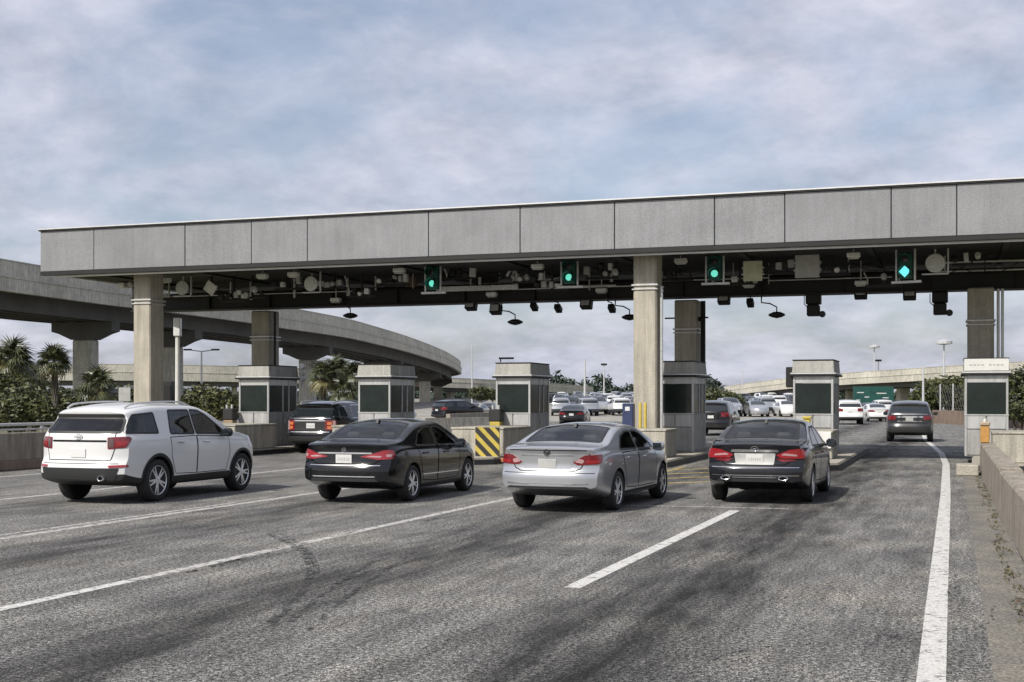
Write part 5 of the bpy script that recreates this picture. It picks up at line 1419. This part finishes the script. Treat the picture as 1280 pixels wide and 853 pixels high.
# barriers dividing the lanes beyond the plaza
t = thing('median_wall', 'long low grey concrete wall beyond the booths in the middle distance', 'barrier', tuple(gnd(560, 62)))
p0, p1 = gnd(530, 60), gnd(665, 66)
o0 = t.location
for k in range(5):
    p, q = p0.lerp(p1, k / 5), p0.lerp(p1, (k + .985) / 5)
    bm = sweep([(p.x - o0.x, p.y - o0.y), (q.x - o0.x, q.y - o0.y)], [(-.28, 0), (-.1, .95), (.1, .95), (.28, 0)]); obj('wall_segment', bm, M_conc, t)
t = thing('far_guard_wall', 'tan guard wall across the middle distance behind the median wall', 'barrier', tuple(gnd(600, 96)))
p0, p1 = gnd(560, 90), gnd(640, 108); o0 = t.location
for k in range(4):
    p, q = p0.lerp(p1, k / 4), p0.lerp(p1, (k + .985) / 4)
    bm = sweep([(p.x - o0.x, p.y - o0.y), (q.x - o0.x, q.y - o0.y)], [(-.2, 0), (-.15, .8), (.15, .8), (.2, 0)]); obj('wall_segment', bm, M_barrier, t)
# teal board beneath the right-hand overpass
v = gnd(1092, 170)
t = thing('teal_board', 'teal green boarding with pale marks under the right overpass', 'board', v, YAW)
bm = NEW(); bx(bm, -2.7, 2.7, 0, .15, 1.25, 3.5, .03); obj('board', bm, M_teal, t)
for x, z_, w in ((-2.2, 2.3, .9), (-1.2, 1.7, .6), (.4, 2.2, 1.3), (1.2, 1.6, .8), (-2.3, 1.3, .5)):
    bm = NEW(); bx(bm, x, x + w, -.02, -.003, z_ + .35, z_ + .47); obj('pale_mark', bm, M_white, t)
for x in (-2.4, 0, 2.4):
    bm = NEW(); bx(bm, x - .1, x + .1, .155, .3, 0, 3.0); obj('post', bm, M_pipe, t)

# ================================================================== POLES
def pole(label, px, pytop, d, r=.09, kind='lamp', z0=0.0):
    v = at(px, pytop, d); h = v.z
    t = thing('lamp_post' if kind != 'mast' else 'mast', label, 'lamp post' if kind != 'mast' else 'mast', (v.x, v.y, z0), YAW)
    h -= z0
    bm = NEW(); tube(bm, [(0, 0, 0), (0, 0, h)], [r * 1.3, r * .75], 8); obj('pole', bm, M_pipe, t, True)
    if kind == 'double':
        bm = NEW(); tube(bm, [(-1.3, 0, h + .12), (0, 0, h - .05), (1.3, 0, h + .12)], r * .5, 6); obj('arm', bm, M_pipe, t)
        for s_ in (-1, 1):
            bm = NEW(); bx(bm, s_ * 1.3 - .38, s_ * 1.3 + .38, -.15, .15, h + .05, h + .2, .04); obj('lamp_head', bm, M_steel, t)
    elif kind == 'lamp':
        bm = NEW(); bx(bm, -.5, .5, -.25, .25, h, h + .32, .08); obj('lamp_head', bm, M_steel, t)
    elif kind == 'ring':
        bm = NEW(); lathe(bm, [(h - .2, .2), (h - .1, .9), (h + .2, .9), (h + .4, .15)], 12, 0, 'Z'); obj('lamp_ring', bm, M_pipe, t)
pole('thin lamp post standing right of the flyover tip', 590, 432, 190, .10, 'mast')
pole('lamp post in the car park left of the bright column', 731, 449, 150, .13, 'mast')
pole('faint thin lamp post in the car park beside the bright column', 755, 457, 210, .12, 'lamp')
pole('thin mast right of the tall bright column, beyond the car park', 928, 462, 210, .09, 'mast')
pole('lamp post rising behind the right overpass near its middle', 1093, 434, 215, .14, 'ring')
pole('short floodlight on a post beside the right overpass lamp', 1098, 452, 216, .12, 'lamp')
pole('slim post standing right of the charcoal SUV', 1154, 457, 110, .10, 'mast')
pole('tall lamp post left of the rightmost booth', 1180, 429, 140, .13, 'ring')
pole('double-armed lamp post under the left flyover', 252, 439, 120, .10, 'double')
# white post with a box head behind the SUV
v = gnd(222, 52); t = thing('box_post', 'pale post with a box on top behind the white SUV', 'post', v, YAW)
bm = NEW(); tube(bm, [(0, 0, 0), (0, 0, 4.4)], [.11, .09], 10); obj('pole', bm, M_white, t, True)
bm = NEW(); bx(bm, -.14, .14, -.14, .14, 4.4, 5.15, .03); obj('box_head', bm, M_box, t)
v = gnd(206, 60); t = thing('dark_cabinet', 'black cabinet beside the left canopy column', 'cabinet', v, YAW)
bm = NEW(); bx(bm, -.42, .42, -.3, .3, 0.002, 2.7, .03); obj('cabinet', bm, M_black, t)
bm = NEW(); bx(bm, -.36, .36, -.33, -.303, .3, 2.5, .01); obj('door', bm, M_steel, t)
v = gnd(156, 56); t = thing('small_sign_post', 'small square sign on a twin post behind the white SUV', 'sign', v, YAW)
bm = NEW(); tube(bm, [(-.1, 0, 0), (-.1, 0, 2.3)], .03, 6); tube(bm, [(.1, 0, 0), (.1, 0, 2.3)], .03, 6); obj('post', bm, M_pipe, t)
bm = NEW(); bx(bm, -.26, .26, -.04, -.01, 1.75, 2.35, .01); obj('sign_face', bm, M_grey, t)

# ================================================================== VEGETATION
def fan_frond(seed, drop):
    rr = random.Random(seed); bm = NEW(); mi = 0
    # petiole
    tube(bm, [(0, 0, 0), (.35, 0, .10), (.75, 0, .12)], [.030, .022, .014], 4)
    n = 17; c = Vector((.75, 0, .12))
    for k in range(n):
        a = R(-105 + 210 * k / (n - 1)) + rr.uniform(-.05, .05); L = (.80 + .22 * math.cos(a)) * rr.uniform(.88, 1.1)
        u = Vector((math.cos(a), math.sin(a), 0)); s_ = Vector((-u.y, u.x, 0))
        p1 = c + u * L * .5 + Vector((0, 0, .06)); p2 = c + u * L + Vector((0, 0, -.16 - drop * rr.uniform(.6, 1.4)))
        w = .055
        v = [bm.verts.new(c), bm.verts.new(p1 + s_ * w), bm.verts.new(p1 - s_ * w), bm.verts.new(p2)]
        bm.faces.new((v[0], v[1], v[2])); bm.faces.new((v[1], v[3], v[2]))
    return bm
FR = []
for k in range(4):
    me = finish(fan_frond(k, .12 + .1 * k), 'frond', M_palm if k < 3 else M_palmy); FR.append(me)
def palm(label, px, pyc, d, size, nf=26, z_ground=0.0, trunk_r=.17, seed=0):
    rr = random.Random(seed * 31 + 5); v = at(px, pyc, d); h = v.z - z_ground
    t = thing('fan_palm', label, 'palm tree', (v.x, v.y, z_ground), 0, 'fan palms')
    bm = NEW(); pts = [(0, 0, -.05), (.04, 0, h * .4), (.0, .03, h * .75), (0, 0, h)]
    tube(bm, pts, [trunk_r * 1.25, trunk_r, trunk_r * .95, trunk_r * 1.05], 10); obj('trunk', bm, M_trunk, t, True)
    crown = bpy.data.objects.new('crown', None); COL.objects.link(crown); crown.parent = t; crown.location = (0, 0, h)
    for k in range(nf):
        f = k / nf
        el = R(82 - 135 * f ** .85 + rr.uniform(-9, 9)); az = k * 2.399 + rr.uniform(-.25, .25)
        me = FR[3] if el < R(-32) else FR[rr.randint(0, 2)]
        o = link('frond', me, crown, (0, 0, rr.uniform(-.15, .1)))
        s_ = size * rr.uniform(.8, 1.15); o.scale = (s_, s_, s_)
        o.rotation_euler = (rr.uniform(-.5, .5), -el, az)
palm('fan palm on a slim trunk standing clear left of the flyover pier', 68, 455, 62, .66, 34, seed=1)
palm('fan palm at the left edge above dark shrubs', 16, 452, 58, .72, 34, seed=2)
palm('low fan palm in front of the flyover pier', 122, 486, 66, .74, 24, seed=3)
palm('small fan palm crowded between the two left palms', 38, 476, 66, .6, 22, seed=4)
palm('left fan palm of the clump beneath the flyover', 404, 472, 78, .72, 30, seed=5)
palm('middle fan palm of the clump beneath the flyover', 421, 467, 80, .76, 32, seed=6)
palm('right fan palm of the clump beneath the flyover', 441, 472, 79, .74, 30, seed=7)
palm('low fan palm at the foot of the clump beneath the flyover', 430, 492, 76, .7, 24, seed=8)
def shrub(label, cl, n, size, mats, seed, name='shrub', cat='shrub', group='roadside shrubs'):
    """cl: list of (px, py, d, rx, rz)"""
    c = [at(a, b_, d) for a, b_, d, _, _ in cl]; base = sum(c, Vector()) / len(c); base.z = 0
    t = thing(name, label, cat, base, 0, group)
    cen = [(p.x - base.x, p.y - base.y, p.z, q[3], q[3] * .9, q[4]) for p, q in zip(c, cl)]
    leaf_cloud('crown', cen, n, size, mats, t, seed=seed)
    bm = NEW()
    for p in cen: tube(bm, [(p[0] * .3, p[1] * .3, -.05), (p[0] * .8, p[1] * .8, p[2] * .6), (p[0], p[1], p[2] + p[5] * .3)], [.09, .06, .02], 6)
    obj('trunk', bm, M_bark, t)
shrub('dense olive shrub at the left edge below the palms', [(5, 500, 46, 1.0, 1.0), (28, 508, 45, .9, .8), (50, 516, 44, .7, .5), (8, 516, 44, 1.0, .6)], 5200, .10, [M_leafd, M_leaf, M_leaf], 21)
shrub('dark shrub mass behind the left palms', [(20, 478, 72, 1.6, 1.5), (45, 492, 72, 1.5, 1.0), (2, 470, 72, 1.6, 1.6)], 3600, .15, [M_leafd, M_leafd, M_leaf], 22)
shrub('dark shrub row behind the white SUV', [(95, 504, 70, 1.7, .9), (130, 500, 70, 1.6, 1.1), (165, 503, 70, 1.5, .9), (70, 508, 70, 1.4, .7)], 4200, .14, [M_leafd, M_leaf], 23)
shrub('yellow-green bush left of the leftmost booth', [(255, 503, 62, 1.1, .9), (275, 506, 61, 1.0, .8), (238, 508, 62, .8, .6), (290, 512, 61, .8, .5)], 4200, .11, [M_leaf, M_leafy, M_leafd], 24)
shrub('rounded green tree behind the wire fence on the right', [(1170, 494, 118, 2.4, 1.5), (1190, 491, 118, 2.4, 1.6), (1205, 497, 117, 2.2, 1.5), (1155, 503, 118, 1.6, 1.0)], 5200, .22, [M_leafd, M_leaf, M_leaf], 25, 'round_tree', 'tree', 'trees on the right')
shrub('dark tree at the right edge behind the railing', [(1275, 490, 80, 1.5, 1.4), (1300, 484, 80, 1.8, 1.8), (1268, 500, 80, 1.2, .8)], 4200, .16, [M_leafd, M_leaf], 26, 'dark_tree', 'tree', 'trees on the right')
shrub('low planting at the foot of the railing on the right', [(1266, 516, 60, .6, .4), (1280, 514, 60, .7, .5)], 1300, .09, [M_leaf, M_leafd], 27)
shrub('small tree below the distant overpass in the middle', [(600, 492, 170, 1.7, 1.0), (618, 494, 170, 1.5, .8)], 1500, .22, [M_leafd, M_leaf], 28, 'small_tree', 'tree')
shrub('dark bushes left of the packed car park on the right', [(898, 497, 130, 1.7, .9), (912, 500, 130, 1.6, .7), (886, 496, 131, 1.5, 1.0)], 1900, .2, [M_leafd, M_leaf], 29)
# the far wood along the horizon reads as one mass
cen = []
for px in range(-60, 1340, 9):
    d = random.uniform(420, 520); hgt = random.uniform(2.0, 4.2) * (1.7 if 690 < px < 900 else 1.0)
    v = gnd(px, d); cen.append((v.x, v.y, hgt * .55, random.uniform(2.5, 4.5), 3.0, hgt))
o = leaf_cloud('far_wood', cen, 42000, .95, [M_far], seed=40); struct(o, 'hazy line of distant trees along the horizon', 'stuff', 'trees')
# thin bluish air over the far distance
